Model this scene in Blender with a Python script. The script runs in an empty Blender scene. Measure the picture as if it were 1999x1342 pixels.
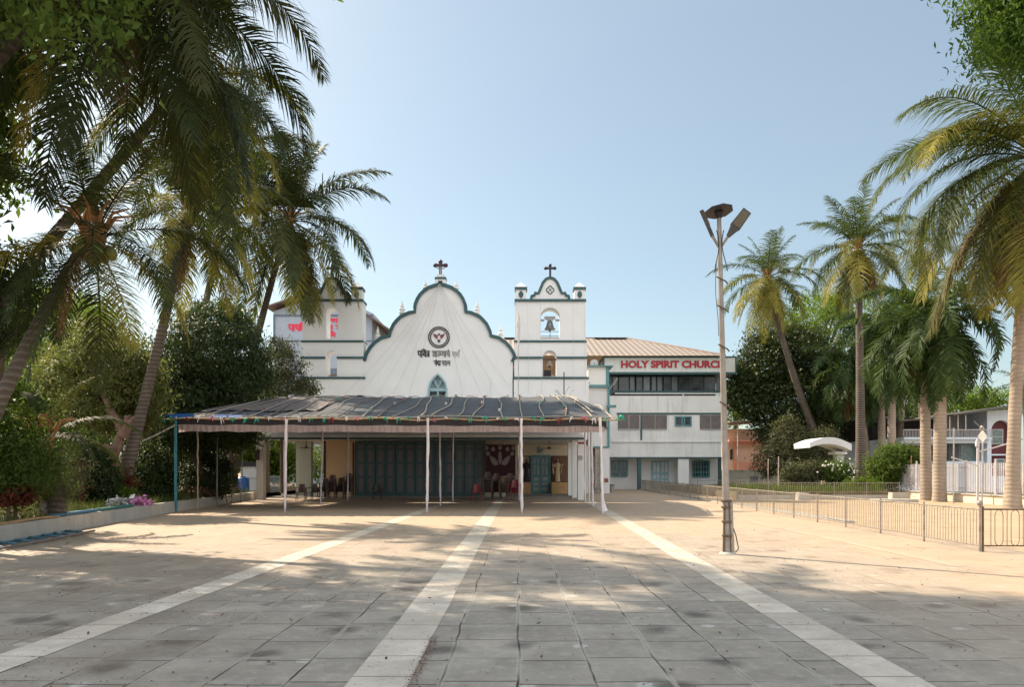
import bpy, bmesh, math, random
import numpy as np
from mathutils import Vector, Matrix
from mathutils.geometry import tessellate_polygon
PI = math.pi
S = bpy.context.scene
COL = S.collection
# ------------------------------------------------------------------ camera
F, CX, HY, CH = 1400.0, 1012.0, 920.0, 1.6      # focal length and vanishing point of the photo in its pixels, eye height
cam = bpy.data.cameras.new('camera'); co = bpy.data.objects.new('camera', cam); COL.objects.link(co)
cam.sensor_width = 36; cam.lens = 36*F/1999; cam.shift_x = -(CX-999.5)/1999; cam.shift_y = (HY-671)/1999
cam.clip_end = 2000; cam.clip_start = 0.05
co.location = (0, 0, CH); co.rotation_euler = (PI/2, 0, 0)
S.camera = co
# ------------------------------------------------------------------ light
sun_to = Vector((-.88, .73, 1.0)).normalized()
elev = math.asin(sun_to.z); az = math.atan2(sun_to.x, sun_to.y)
W = bpy.data.worlds.new('World'); S.world = W; W.use_nodes = True
wn = W.node_tree; bg = wn.nodes['Background']
sky = wn.nodes.new('ShaderNodeTexSky'); sky.sky_type = 'NISHITA'; sky.sun_disc = False
sky.sun_elevation = elev; sky.sun_rotation = az; sky.air_density = 1.0; sky.dust_density = 1.2; sky.ozone_density = 1.2
tc = wn.nodes.new('ShaderNodeTexCoord'); mp = wn.nodes.new('ShaderNodeMapping'); mp.inputs['Scale'].default_value = (1.2, 1.2, 5)
nz = wn.nodes.new('ShaderNodeTexNoise'); nz.inputs['Scale'].default_value = 2.2; nz.inputs['Detail'].default_value = 6; nz.inputs['Roughness'].default_value = .6
rp = wn.nodes.new('ShaderNodeMapRange'); rp.inputs[1].default_value = .45; rp.inputs[2].default_value = .8; rp.inputs[3].default_value = .34; rp.inputs[4].default_value = .42
mx = wn.nodes.new('ShaderNodeMix'); mx.data_type = 'RGBA'
L = wn.links.new
L(tc.outputs['Generated'], mp.inputs[0]); L(mp.outputs[0], nz.inputs[0]); L(nz.outputs[0], rp.inputs[0])
L(rp.outputs[0], mx.inputs[0]); L(sky.outputs[0], mx.inputs[6]); mx.inputs[7].default_value = (3.3, 3.75, 5.0, 1)
tint = wn.nodes.new('ShaderNodeMix'); tint.data_type = 'RGBA'; tint.blend_type = 'MULTIPLY'; tint.inputs[0].default_value = 1; tint.inputs[7].default_value = (.98, 1.0, .86, 1)
L(mx.outputs[2], tint.inputs[6])
# bright cloud bank added behind the camera to light the shaded facade and ground
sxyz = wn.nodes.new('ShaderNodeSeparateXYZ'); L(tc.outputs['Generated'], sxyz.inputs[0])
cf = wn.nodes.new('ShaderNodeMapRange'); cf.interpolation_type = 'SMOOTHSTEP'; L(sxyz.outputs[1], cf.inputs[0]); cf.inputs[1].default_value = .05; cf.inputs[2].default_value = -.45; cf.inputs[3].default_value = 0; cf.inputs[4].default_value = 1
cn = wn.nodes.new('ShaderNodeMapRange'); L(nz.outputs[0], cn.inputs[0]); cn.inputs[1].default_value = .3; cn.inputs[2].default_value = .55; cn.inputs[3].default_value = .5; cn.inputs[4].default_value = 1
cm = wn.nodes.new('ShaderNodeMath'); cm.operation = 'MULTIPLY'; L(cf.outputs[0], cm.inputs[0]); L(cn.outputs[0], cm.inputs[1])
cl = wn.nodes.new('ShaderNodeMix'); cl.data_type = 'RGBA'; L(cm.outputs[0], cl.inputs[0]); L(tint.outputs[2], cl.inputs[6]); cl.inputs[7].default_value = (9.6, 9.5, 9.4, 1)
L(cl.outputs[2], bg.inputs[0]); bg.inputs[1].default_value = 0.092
sl = bpy.data.lights.new('sun', 'SUN'); sl.energy = 4.5; sl.angle = math.radians(.55); sl.color = (1, .83, .63)
so = bpy.data.objects.new('sun', sl); COL.objects.link(so); so.rotation_euler = sun_to.to_track_quat('Z', 'Y').to_euler()
S.view_settings.view_transform = 'Standard'; S.view_settings.look = 'None'; S.view_settings.exposure = 1.06; S.view_settings.gamma = 1
S.cycles.max_bounces = 6; S.cycles.diffuse_bounces = 4; S.cycles.transmission_bounces = 3; S.cycles.glossy_bounces = 2

# ------------------------------------------------------------------ materials
def nodes(name):
    m = bpy.data.materials.new(name); m.use_nodes = True
    nt = m.node_tree; return m, nt, nt.nodes['Principled BSDF']
def node(nt, typ, ins=None, **kw):
    n = nt.nodes.new('ShaderNode'+typ)
    for k, v in kw.items(): setattr(n, k, v)
    for k, v in (ins or {}).items():
        if isinstance(v, bpy.types.NodeSocket): nt.links.new(v, n.inputs[k])
        else: n.inputs[k].default_value = v
    return n
def c4(c): return (c[0], c[1], c[2], 1)
def noise(nt, scale, detail=4, co=None, rough=.6, sc=None):
    if co is None: co = node(nt, 'TexCoord').outputs['Object']
    if sc is not None: co = node(nt, 'Mapping', {0: co, 'Scale': sc}).outputs[0]
    return node(nt, 'TexNoise', {0: co, 'Scale': scale, 'Detail': detail, 'Roughness': rough}).outputs[0]
def ramp(nt, f, a, b, lo=0., hi=1.):
    return node(nt, 'MapRange', {0: f, 1: a, 2: b, 3: lo, 4: hi}).outputs[0]
def mixc(nt, f, a, b, mode='MIX'):
    n = nt.nodes.new('ShaderNodeMix'); n.data_type = 'RGBA'; n.blend_type = mode
    for i, v in ((0, f), (6, a), (7, b)):
        if isinstance(v, bpy.types.NodeSocket): nt.links.new(v, n.inputs[i])
        elif i == 0: n.inputs[0].default_value = v
        else: n.inputs[i].default_value = c4(v)
    return n.outputs[2]
def math_(nt, op, a, b=0.):
    return node(nt, 'Math', {0: a, 1: b}, operation=op).outputs[0]
def bump(nt, h, strength=.3, dist=.02):
    return node(nt, 'Bump', {'Height': h, 'Strength': strength, 'Distance': dist}).outputs[0]
MATS = {}
def M(name, col, rough=.7, var=.15, scale=3., metal=0., dirt=None, bmp=.15, streak=0.):
    if name in MATS: return MATS[name]
    m, nt, b = nodes(name)
    f = noise(nt, scale, 5)
    c = mixc(nt, ramp(nt, f, .3, .7), tuple(x*(1-var) for x in col), tuple(min(1, x*(1+var)) for x in col))
    if dirt is not None:
        g = noise(nt, scale*.45, 6)
        c = mixc(nt, ramp(nt, g, .52, .75, 0, .55), c, dirt)
    if streak:
        g = noise(nt, 1.0, 5, sc=(5., 5., .35)); g2 = noise(nt, .5, 3)
        c = mixc(nt, math_(nt, 'MULTIPLY', ramp(nt, g, .5, .72, 0, streak), ramp(nt, g2, .35, .6)), c, dirt or (.3, .29, .26))
    nt.links.new(c, b.inputs['Base Color']); b.inputs['Roughness'].default_value = rough; b.inputs['Metallic'].default_value = metal
    if bmp: nt.links.new(bump(nt, noise(nt, scale*8, 4), bmp, .01), b.inputs['Normal'])
    MATS[name] = m; return m
white = M('white_plaster', (.71, .73, .745), .8, .04, .8, dirt=(.61, .62, .61))
white2 = M('weathered_plaster', (.74, .76, .76), .85, .05, .7, dirt=(.52, .53, .52), streak=.8)
teal = M('teal_paint', (.022, .078, .088), .5, .2, 2, dirt=(.04, .09, .1))
tealmid = M('mid_teal_paint', (.09, .24, .27), .5, .15, 3)
paleblue = M('pale_blue_paint', (.27, .42, .47), .6, .1, 3)
greyblue = M('grey_blue_plaster', (.36, .42, .50), .8, .06, .8, dirt=(.25, .3, .37), streak=.3)
bluegrey_dark = M('dark_blue_grey_paint', (.13, .17, .24), .7)
red = M('red_paint', (.72, .035, .09), .6, .05)
crimson = M('crimson_letters', (.36, .012, .03), .5, .05)
maroon = M('maroon_paint', (.11, .025, .04), .6, .1)
black = M('black_paint', (.018, .018, .022), .5, .1)
dark = M('dark_void', (.02, .02, .022), .8, .2)
rust = M('rusty_iron', (.13, .085, .055), .6, .3, 9, .35)
ironlight = M('weathered_steel', (.30, .27, .23), .5, .3, 9, .5, dirt=(.2, .1, .05))
steel = M('galvanised_steel', (.42, .43, .43), .45, .15, 6, .6, dirt=(.27, .24, .2))
conc = M('cement', (.40, .385, .35), .9, .15, 2, dirt=(.22, .2, .17), bmp=.4)
conclight = M('whitewashed_cement', (.43, .41, .365), .9, .12, 2, dirt=(.3, .26, .2), bmp=.4, streak=.5)
cream = M('cream_plaster', (.50, .36, .22), .8, .06, 1)
creamlt = M('light_cream_plaster', (.62, .55, .42), .8, .06, 1)
tan = M('tan_stone', (.45, .27, .12), .5, .15, 4)
wood = M('pale_branch_wood', (.36, .32, .26), .8, .25, 8)
bamboo = M('bamboo', (.40, .26, .13), .7, .3, 9)
brownp = M('brown_plastic', (.095, .045, .038), .4, .2)
darkp = M('dark_brown_plastic', (.05, .035, .035), .4, .2)
redp = M('red_plastic', (.25, .02, .03), .4, .1)
tarp = M('grey_shade_net', (.055, .066, .078), .85, .22, 1.5, dirt=(.085, .085, .085), bmp=.3)
blacknet = M('black_shade_net', (.03, .028, .03), .9, .2, 2)
wrap = M('white_cloth_wrap', (.66, .62, .64), .9, .1, 3, dirt=(.5, .42, .42), bmp=.5)
greenp = M('green_plastic', (.02, .33, .22), .5, .2)
bluep = M('blue_plastic', (.01, .10, .38), .4, .2)
pink = M('pink_cloth', (.60, .25, .45), .9, .3, 6)
bronze = M('grey_bell_metal', (.16, .17, .18), .45, .2, 5, .7)
solarm = M('solar_panel', (.02, .014, .02), .6, .2)
ochre = M('ochre_plaster', (.5, .34, .16), .8, .15)
peach = M('peach_plaster', (.78, .56, .43), .85, .06, 1, dirt=(.68, .46, .34))
coral = M('coral_paint', (.70, .33, .24), .8, .06)
soilm = M('garden_soil', (.13, .085, .055), .95, .35, 2.5, bmp=.8)
skinm = M('painted_skin', (.40, .22, .14), .6, .05)
gold = M('cream_gold_robe', (.50, .40, .24), .6, .1, 6)
darkrobe = M('dark_robe', (.025, .022, .03), .7)
bin_m = M('bin_plastic', (.36, .33, .28), .6, .1)
bluewhite = M('blue_white_plaster', (.62, .70, .78), .8, .05, 1, dirt=(.45, .5, .55), streak=.3)
ladderblue = M('faded_blue_paint', (.05, .16, .24), .6, .35, 8, dirt=(.2, .2, .2))
def mk_glass():
    m, nt, b = nodes('window_glass')
    c = mixc(nt, ramp(nt, noise(nt, 1.3, 3), .35, .65), (.015, .02, .024), (.06, .075, .085))
    nt.links.new(c, b.inputs['Base Color']); b.inputs['Roughness'].default_value = .12; b.inputs['IOR'].default_value = 1.5
    return m
glass = mk_glass()
def mk_pave(name, base, base2, dustc, dust_lo, dust_hi, warm):
    m, nt, b = nodes(name)
    P = node(nt, 'TexCoord').outputs['Object']
    wr = node(nt, 'TexNoise', {0: P, 'Scale': .9, 'Detail': 3}).outputs[1]
    wv = node(nt, 'VectorMath', {0: wr, 1: (-.5, -.5, -.5)}, operation='ADD').outputs[0]
    wv = node(nt, 'VectorMath', {0: wv, 'Scale': .09}, operation='SCALE').outputs[0]
    Q = node(nt, 'VectorMath', {0: P, 1: wv}, operation='ADD').outputs[0]
    sx = node(nt, 'SeparateXYZ', {0: Q})
    cb = node(nt, 'CombineXYZ', {0: sx.outputs[1], 1: sx.outputs[0]}).outputs[0]
    br = node(nt, 'TexBrick', {'Vector': cb, 'Color1': (.2, .2, .2, 1), 'Color2': (.8, .8, .8, 1), 'Mortar': (.5, .5, .5, 1), 'Scale': 1., 'Mortar Size': .011, 'Mortar Smooth': .3, 'Bias': 0., 'Brick Width': .68, 'Row Height': .585}, offset=.12, offset_frequency=2)
    tint = node(nt, 'RGBToBW', {0: br.outputs[0]}).outputs[0]
    c = mixc(nt, tint, base, base2)
    # mottling, dark spots
    c = mixc(nt, ramp(nt, noise(nt, 1.3, 9, P, .7), .38, .72, 0, .7), c, tuple(x*.55 for x in base))
    c = mixc(nt, ramp(nt, noise(nt, 9, 6, P, .7), .5, .75, 0, .3), c, tuple(min(1, x*1.6) for x in base2))
    sp = node(nt, 'TexVoronoi', {0: Q, 'Scale': .8, 'Randomness': 1.}, voronoi_dimensions='2D').outputs['Distance']
    c = mixc(nt, ramp(nt, math_(nt, 'ADD', math_(nt, 'ADD', sp, math_(nt, 'MULTIPLY', noise(nt, .7, 2, P), .5)), math_(nt, 'MULTIPLY', noise(nt, 5, 4, P), .22)), .40, .55, .75, 0), c, (.06, .052, .045))
    sp2 = node(nt, 'TexVoronoi', {0: node(nt, 'Mapping', {0: Q, 'Location': (3.3, 1.7, 0)}).outputs[0], 'Scale': .75, 'Randomness': 1.}, voronoi_dimensions='2D').outputs['Distance']
    c = mixc(nt, ramp(nt, math_(nt, 'ADD', sp2, math_(nt, 'MULTIPLY', noise(nt, 22, 4, P), .14)), .105, .13, .75, 0), c, (.5, .5, .47))
    # joints
    c = mixc(nt, math_(nt, 'MULTIPLY', br.outputs['Fac'], ramp(nt, noise(nt, 1.2, 3, P), .3, .55, .55, 1)), c, (.03, .024, .018))
    fx = math_(nt, 'FRACT', math_(nt, 'ADD', math_(nt, 'DIVIDE', sx.outputs[0], .585), 50.))
    d1 = math_(nt, 'MINIMUM', fx, math_(nt, 'SUBTRACT', 1., fx))
    lw = math_(nt, 'ADD', d1, math_(nt, 'MULTIPLY', noise(nt, 7, 5, P, .7), -.112))
    c = mixc(nt, math_(nt, 'MULTIPLY', ramp(nt, lw, -.03, -.005, .65, 0), ramp(nt, noise(nt, .8, 2, P), .42, .54)), c, (.42, .395, .345))
    # cement patches along cross joints
    fy = math_(nt, 'FRACT', math_(nt, 'ADD', math_(nt, 'DIVIDE', sx.outputs[1], .68), 50.))
    d2 = math_(nt, 'MINIMUM', fy, math_(nt, 'SUBTRACT', 1., fy))
    lw2 = math_(nt, 'ADD', d2, math_(nt, 'MULTIPLY', noise(nt, 6, 5, P, .7), -.11))
    mp3 = math_(nt, 'MULTIPLY', ramp(nt, lw2, -.03, -.005, .7, 0), ramp(nt, noise(nt, .6, 2, P), .5, .58))
    c = mixc(nt, mp3, c, (.33, .315, .28))
    sq = node(nt, 'SeparateXYZ', {0: P})
    soil_ = math_(nt, 'MULTIPLY', ramp(nt, sq.outputs[0], -1.6, -4.5, 0, .6), ramp(nt, noise(nt, .55, 7, P, .7), .42, .6, .15, 1))
    c = mixc(nt, soil_, c, (.19, .145, .11))
    # dust
    sp0 = node(nt, 'SeparateXYZ', {0: P})
    far = ramp(nt, sp0.outputs[1], 9., 22., 0, 1)
    side = ramp(nt, sp0.outputs[0], 3.2, 7.5, 0, .9)
    fl = math_(nt, 'MAXIMUM', far, side)
    dn = noise(nt, .45, 6, P, .65)
    dd = math_(nt, 'MULTIPLY', fl, ramp(nt, dn, .25, .6, dust_lo, dust_hi))
    c = mixc(nt, dd, c, dustc)
    c = mixc(nt, ramp(nt, noise(nt, 26, 3, P, .8), .62, .72, 0, warm), c, (.07, .04, .025))
    nt.links.new(c, b.inputs['Base Color']); b.inputs['Roughness'].default_value = .78
    h = math_(nt, 'SUBTRACT', noise(nt, 30, 5, P), math_(nt, 'MULTIPLY', br.outputs['Fac'], 1.5))
    nt.links.new(bump(nt, h, .35, .012), b.inputs['Normal'])
    return m
pave = mk_pave('stone_paving', (.262, .238, .203), (.405, .375, .325), (.44, .325, .22), .35, .98, .45)
road = mk_pave('sandy_paving', (.33, .25, .165), (.42, .33, .23), (.46, .34, .215), .25, .8, .3)
def mk_band():
    m, nt, b = nodes('pale_paving_band')
    P = node(nt, 'TexCoord').outputs['Object']
    wr = node(nt, 'TexNoise', {0: P, 'Scale': 1.1}).outputs[1]
    Q = node(nt, 'VectorMath', {0: P, 1: node(nt, 'VectorMath', {0: wr, 'Scale': .05}, operation='SCALE').outputs[0]}, operation='ADD').outputs[0]
    sx = node(nt, 'SeparateXYZ', {0: Q})
    q = math_(nt, 'DIVIDE', sx.outputs[1], .62)
    fy = math_(nt, 'FRACT', q); cell = math_(nt, 'FLOOR', q)
    rnd = node(nt, 'TexWhiteNoise', {'W': cell}, noise_dimensions='1D').outputs[0]
    c = mixc(nt, rnd, (.50, .455, .385), (.68, .63, .55))
    c = mixc(nt, ramp(nt, noise(nt, 3, 7, P), .4, .7, 0, .6), c, (.36, .33, .28))
    c = mixc(nt, ramp(nt, noise(nt, .7, 6, P, .7), .45, .65, 0, .5), c, (.33, .29, .24))
    d = math_(nt, 'MINIMUM', fy, math_(nt, 'SUBTRACT', 1., fy))
    c = mixc(nt, math_(nt, 'MULTIPLY', ramp(nt, node(nt, 'SeparateXYZ', {0: P}).outputs[1], 8., 22., 0, .42), ramp(nt, noise(nt, .5, 5, P), .3, .6, .4, 1)), c, (.56, .45, .30))
    c = mixc(nt, ramp(nt, d, .008, .02, .8, 0), c, (.09, .075, .06))
    c = mixc(nt, ramp(nt, noise(nt, 24, 3, P, .8), .6, .72, 0, .6), c, (.1, .07, .045))
    nt.links.new(c, b.inputs['Base Color']); b.inputs['Roughness'].default_value = .75
    nt.links.new(bump(nt, noise(nt, 25, 5, P), .3, .01), b.inputs['Normal'])
    return m
band = mk_band()
worn_m = M('worn_dusty_band', (.42, .34, .25), .85, .12, 1.2, dirt=(.33,.27,.2))
def mk_leaf(name, c1, c2, trans=.3, rnd=True, rough=.5):
    m, nt, b = nodes(name)
    r = node(nt, 'NewGeometry').outputs['Random Per Island']
    o = node(nt, 'ObjectInfo').outputs['Random']
    c = mixc(nt, r, c1, c2)
    c = mixc(nt, ramp(nt, noise(nt, .6, 3), .35, .65, 0, .5), c, tuple(x*.6 for x in c1))
    c = mixc(nt, ramp(nt, noise(nt, 5, 3), .3, .7, .35, 0), c, tuple(x*.45 for x in c1))
    if rnd: c = mixc(nt, math_(nt, 'MULTIPLY', math_(nt, 'POWER', o, 3.5), .45), c, (.14, .12, .03))
    nt.links.new(c, b.inputs['Base Color']); b.inputs['Roughness'].default_value = min(.8, rough+.2); b.inputs['Specular IOR Level'].default_value = .22
    t = node(nt, 'BsdfTranslucent', {0: mixc(nt, .22, c, (.30, .42, .03))})
    mxs = node(nt, 'MixShader', {0: trans, 1: b.outputs[0], 2: t.outputs[0]})
    nt.links.new(mxs.outputs[0], nt.nodes['Material Output'].inputs[0])
    return m
coco_m = mk_leaf('coconut_leaflets', (.022, .040, .013), (.048, .068, .022), .18, rough=.42)  # leaflet colour darkened to give the left palms a backlit look
cocoy_m = mk_leaf('yellowing_leaflets', (.24, .23, .045), (.40, .34, .07), .35, rnd=False, rough=.5)
cocod_m = mk_leaf('dry_brown_leaflets', (.16, .09, .045), (.28, .17, .08), .2, rnd=False, rough=.7)
royal_m = mk_leaf('royal_leaflets', (.035, .075, .02), (.08, .13, .04), .25, rnd=False, rough=.4)
mango_m = mk_leaf('mango_leaves', (.025, .05, .015), (.06, .085, .03), .2, rnd=False, rough=.35)
mangol_m = mk_leaf('sunlit_mango_leaves', (.11, .14, .04), (.26, .25, .09), .4, rnd=False, rough=.4)  # mango leaf colour brightened to look sunlit
light_m = mk_leaf('bright_leaves', (.12, .22, .025), (.26, .36, .06), .5, rnd=False)
jack_m = mk_leaf('dark_glossy_leaves', (.032, .058, .018), (.075, .10, .035), .15, rnd=False, rough=.3)
jackl_m = mk_leaf('mid_green_leaves', (.065, .13, .022), (.15, .21, .045), .4, rnd=False, rough=.4)
fern_m = mk_leaf('feathery_leaves', (.05, .12, .02), (.10, .20, .03), .4, rnd=False)
red_m = mk_leaf('red_leaves', (.10, .015, .018), (.24, .06, .03), .3, rnd=False)
olive_m = mk_leaf('dusty_olive_leaves', (.08, .09, .045), (.17, .16, .09), .2, rnd=False)
litter_m = mk_leaf('dry_litter', (.06, .035, .02), (.22, .14, .07), .0, rnd=False, rough=.9)
grass_m = mk_leaf('grass_blades', (.07, .12, .03), (.2, .2, .06), .3, rnd=False)
def mk_trunk(name, c1, c2, rings, depth):
    m, nt, b = nodes(name)
    P = node(nt, 'TexCoord').outputs['Object']
    z = node(nt, 'SeparateXYZ', {0: P}).outputs[2]
    w = math_(nt, 'SINE', math_(nt, 'ADD', math_(nt, 'MULTIPLY', z, rings), math_(nt, 'MULTIPLY', noise(nt, 2.5, 3, P), 5.)))
    c = mixc(nt, ramp(nt, w, -.2, .9), c1, c2)
    c = mixc(nt, ramp(nt, noise(nt, 1.1, 6, P), .4, .7, 0, .6), c, tuple(x*.6 for x in c1))
    nt.links.new(c, b.inputs['Base Color']); b.inputs['Roughness'].default_value = .85
    nt.links.new(bump(nt, math_(nt, 'ADD', w, noise(nt, 18, 5, P)), depth, .03), b.inputs['Normal'])
    return m
coco_t = mk_trunk('coconut_bark', (.10, .08, .064), (.168, .138, .112), 42, .45)
royal_t = mk_trunk('royal_palm_bark', (.32, .26, .205), (.385, .315, .25), 34, .2)
bark = M('rough_bark', (.11, .08, .06), .9, .35, 5, bmp=.9)
barkred = M('reddish_bark', (.17, .10, .075), .9, .3, 5, bmp=.9)
shaft = M('green_crownshaft', (.12, .17, .04), .5, .15)
fibre = M('palm_fibre', (.30, .15, .06), .9, .35, 7)
nut_m = M('coconut_husk', (.20, .22, .06), .5, .2)
def mk_roof():
    m, nt, b = nodes('corrugated_beige_sheet')
    P = node(nt, 'TexCoord').outputs['Object']
    x = node(nt, 'SeparateXYZ', {0: P}).outputs[0]
    w = math_(nt, 'SINE', math_(nt, 'MULTIPLY', x, 2*PI/.5))
    c = mixc(nt, ramp(nt, w, -1, -.5, .7, 0), (.28, .23, .19), (.235, .19, .155))
    c = mixc(nt, ramp(nt, noise(nt, .3, 5, P), .4, .7, 0, .4), c, (.32, .27, .23))
    nt.links.new(c, b.inputs['Base Color']); b.inputs['Roughness'].default_value = .6
    nt.links.new(bump(nt, w, .6, .04), b.inputs['Normal']); return m
roofm = mk_roof()
def mk_valance():
    m, nt, b = nodes('pink_pleated_cloth')
    P = node(nt, 'TexCoord').outputs['Object']
    c = mixc(nt, ramp(nt, noise(nt, 1., 5, P, sc=(14, 14, .6)), .35, .7), (.60, .48, .46), (.42, .32, .31))
    nt.links.new(c, b.inputs['Base Color']); b.inputs['Roughness'].default_value = .9
    t = node(nt, 'BsdfTranslucent', {0: c})
    nt.links.new(node(nt, 'MixShader', {0: .45, 1: b.outputs[0], 2: t.outputs[0]}).outputs[0], nt.nodes['Material Output'].inputs[0])
    return m
valm = mk_valance()

# ------------------------------------------------------------------ mesh builder
class MB:
    def __init__(s): s.v = []; s.f = []; s.sm = []
    def add(s, vs, fs, smooth=False):
        o = len(s.v); s.v += [tuple(v) for v in vs]; s.f += [tuple(i+o for i in f) for f in fs]; s.sm += [smooth]*len(fs); return s
    def box(s, x0, x1, y0, y1, z0, z1):
        return s.add([(x0,y0,z0),(x1,y0,z0),(x1,y1,z0),(x0,y1,z0),(x0,y0,z1),(x1,y0,z1),(x1,y1,z1),(x0,y1,z1)],
                     [(0,3,2,1),(4,5,6,7),(0,1,5,4),(1,2,6,5),(2,3,7,6),(3,0,4,7)])
    def hexa(s, b, t):      # bottom quad, top quad
        return s.add(list(b)+list(t), [(0,3,2,1),(4,5,6,7),(0,1,5,4),(1,2,6,5),(2,3,7,6),(3,0,4,7)])
    def tube(s, pts, r, n=6, smooth=True, caps=True):
        pts = [Vector(p) for p in pts]; k = len(pts)
        rs = r if isinstance(r, (list, tuple)) else [r]*k
        vs = []; prev = None
        for i, p in enumerate(pts):
            t = (pts[min(i+1, k-1)]-pts[max(i-1, 0)]).normalized()
            if prev is None:
                a = Vector((0,0,1)) if abs(t.z) < .9 else Vector((1,0,0))
                u = t.cross(a).normalized()
            else: u = (prev - t*prev.dot(t)).normalized()
            prev = u; w = t.cross(u)
            for j in range(n):
                an = 2*PI*j/n; vs.append(p+(u*math.cos(an)+w*math.sin(an))*rs[i])
        fs = [(i*n+j, i*n+(j+1)%n, (i+1)*n+(j+1)%n, (i+1)*n+j) for i in range(k-1) for j in range(n)]
        s.add(vs, fs, smooth)
        if caps:
            s.add(vs[:n], [tuple(range(n))[::-1]]); s.add(vs[-n:], [tuple(range(n))])
        return s
    def bar(s, a, b, w=.05, d=None):
        return s.tube([a, b], w/1.414, 4, False)
    def lathe(s, prof, c=(0,0,0), n=16, smooth=True):
        k = len(prof); vs = [(c[0]+r*math.cos(2*PI*j/n), c[1]+r*math.sin(2*PI*j/n), c[2]+z) for r, z in prof for j in range(n)]
        fs = [(i*n+j, i*n+(j+1)%n, (i+1)*n+(j+1)%n, (i+1)*n+j) for i in range(k-1) for j in range(n)]
        s.add(vs, fs, smooth); s.add(vs[:n], [tuple(range(n))[::-1]]); s.add(vs[-n:], [tuple(range(n))]); return s
    def ball(s, c, r, n=10, sc=(1,1,1)):
        k = n//2+1; vs = []; fs = []
        for i in range(k+1):
            th = PI*i/k
            for j in range(n): vs.append((c[0]+sc[0]*r*math.sin(th)*math.cos(2*PI*j/n), c[1]+sc[1]*r*math.sin(th)*math.sin(2*PI*j/n), c[2]-sc[2]*r*math.cos(th)))
        fs = [(i*n+j, i*n+(j+1)%n, (i+1)*n+(j+1)%n, (i+1)*n+j) for i in range(k) for j in range(n)]
        return s.add(vs, fs, True)
    def prism(s, outer, y0, y1, holes=()):    # polygon in XZ with holes, extruded along Y
        loops = [list(outer)]+[list(h) for h in holes]
        tri = tessellate_polygon([[Vector((x, z, 0)) for x, z in l] for l in loops])
        flat = [p for l in loops for p in l]; n = len(flat)
        vs = [(x, y0, z) for x, z in flat]+[(x, y1, z) for x, z in flat]; fs = []
        for a, b, c in tri: fs.append((a, b, c)); fs.append((c+n, b+n, a+n))
        o = 0
        for l in loops:
            m = len(l)
            for i in range(m): j = (i+1) % m; fs.append((o+i, o+j, o+j+n, o+i+n))
            o += m
        return s.add(vs, fs)
    def mesh(s, name, mat, fix=True):
        me = bpy.data.meshes.new(name); me.from_pydata(s.v, [], s.f); me.materials.append(mat)
        me.polygons.foreach_set('use_smooth', s.sm)
        if fix:
            bm = bmesh.new(); bm.from_mesh(me); bmesh.ops.recalc_face_normals(bm, faces=bm.faces); bm.to_mesh(me); bm.free()
        me.update(); return me
def wloc(p):
    v = Vector((0,0,0))
    while p is not None: v = v+p.location; p = p.parent
    return v
def obj(name, g, mat, parent=None, label=None, fix=True, local=False):
    me = g.mesh(name, mat, fix) if isinstance(g, MB) else g
    o = bpy.data.objects.new(name, me); COL.objects.link(o)
    if parent is not None:
        o.parent = parent
        if not local: o.location = -wloc(parent)
    if label: o['label'] = label
    return o
def pempty(name, parent, label=None):
    o = bpy.data.objects.new(name, None); COL.objects.link(o); o.parent = parent; o.location = -wloc(parent)
    if label: o['label'] = label
    return o
def tag(o, label, cat, group=None, kind=None):
    if label: o['label'] = label
    if cat: o['category'] = cat
    if group: o['group'] = group
    if kind: o['kind'] = kind
    return o
def thing(name, label, cat, loc=(0,0,0), group=None):
    o = bpy.data.objects.new(name, None); COL.objects.link(o); o.location = loc; o.empty_display_size = .2
    return tag(o, label, cat, group)
def struct(name, g, mat): return tag(obj(name, g, mat), None, None, kind='structure')
def copy_tree(o, parent=None):
    c = o.copy(); COL.objects.link(c)
    if parent is not None: c.parent = parent
    for ch in list(o.children): copy_tree(ch, c)
    return c
def P(px, py, D): return ((px-CX)/F*D, D, CH+(HY-py)/F*D)          # a point of the place from its place in the photo and its distance
def XZ(px, py, D): return ((px-CX)/F*D, CH+(HY-py)/F*D)
def X_(px, D): return (px-CX)/F*D
def Z_(py, D): return CH+(HY-py)/F*D
def text_mesh(name, body, width, height, mat, parent, x, y, z, bold=.03, depth=.02):
    cu = bpy.data.curves.new(name, 'FONT'); cu.body = body; cu.size = 1; cu.offset = bold; cu.extrude = .02; cu.resolution_u = 3
    t = bpy.data.objects.new(name, cu); COL.objects.link(t)
    dg = bpy.context.evaluated_depsgraph_get(); me = bpy.data.meshes.new_from_object(t.evaluated_get(dg))
    bpy.data.objects.remove(t); bpy.data.curves.remove(cu)
    n = len(me.vertices); a = np.empty(n*3); me.vertices.foreach_get('co', a); a = a.reshape(-1, 3)
    mn, mxx = a.min(0), a.max(0); a = (a-mn)/(mxx-mn+1e-9)
    b = np.stack([x+a[:,0]*width, y+a[:,2]*-depth, z+a[:,1]*height], 1)
    me.vertices.foreach_set('co', b.ravel()); me.materials.clear(); me.materials.append(mat); me.update(); me.name = name
    o = bpy.data.objects.new(name, me); COL.objects.link(o)
    if parent is not None: o.parent = parent; o.location = -wloc(parent)
    return o
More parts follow.
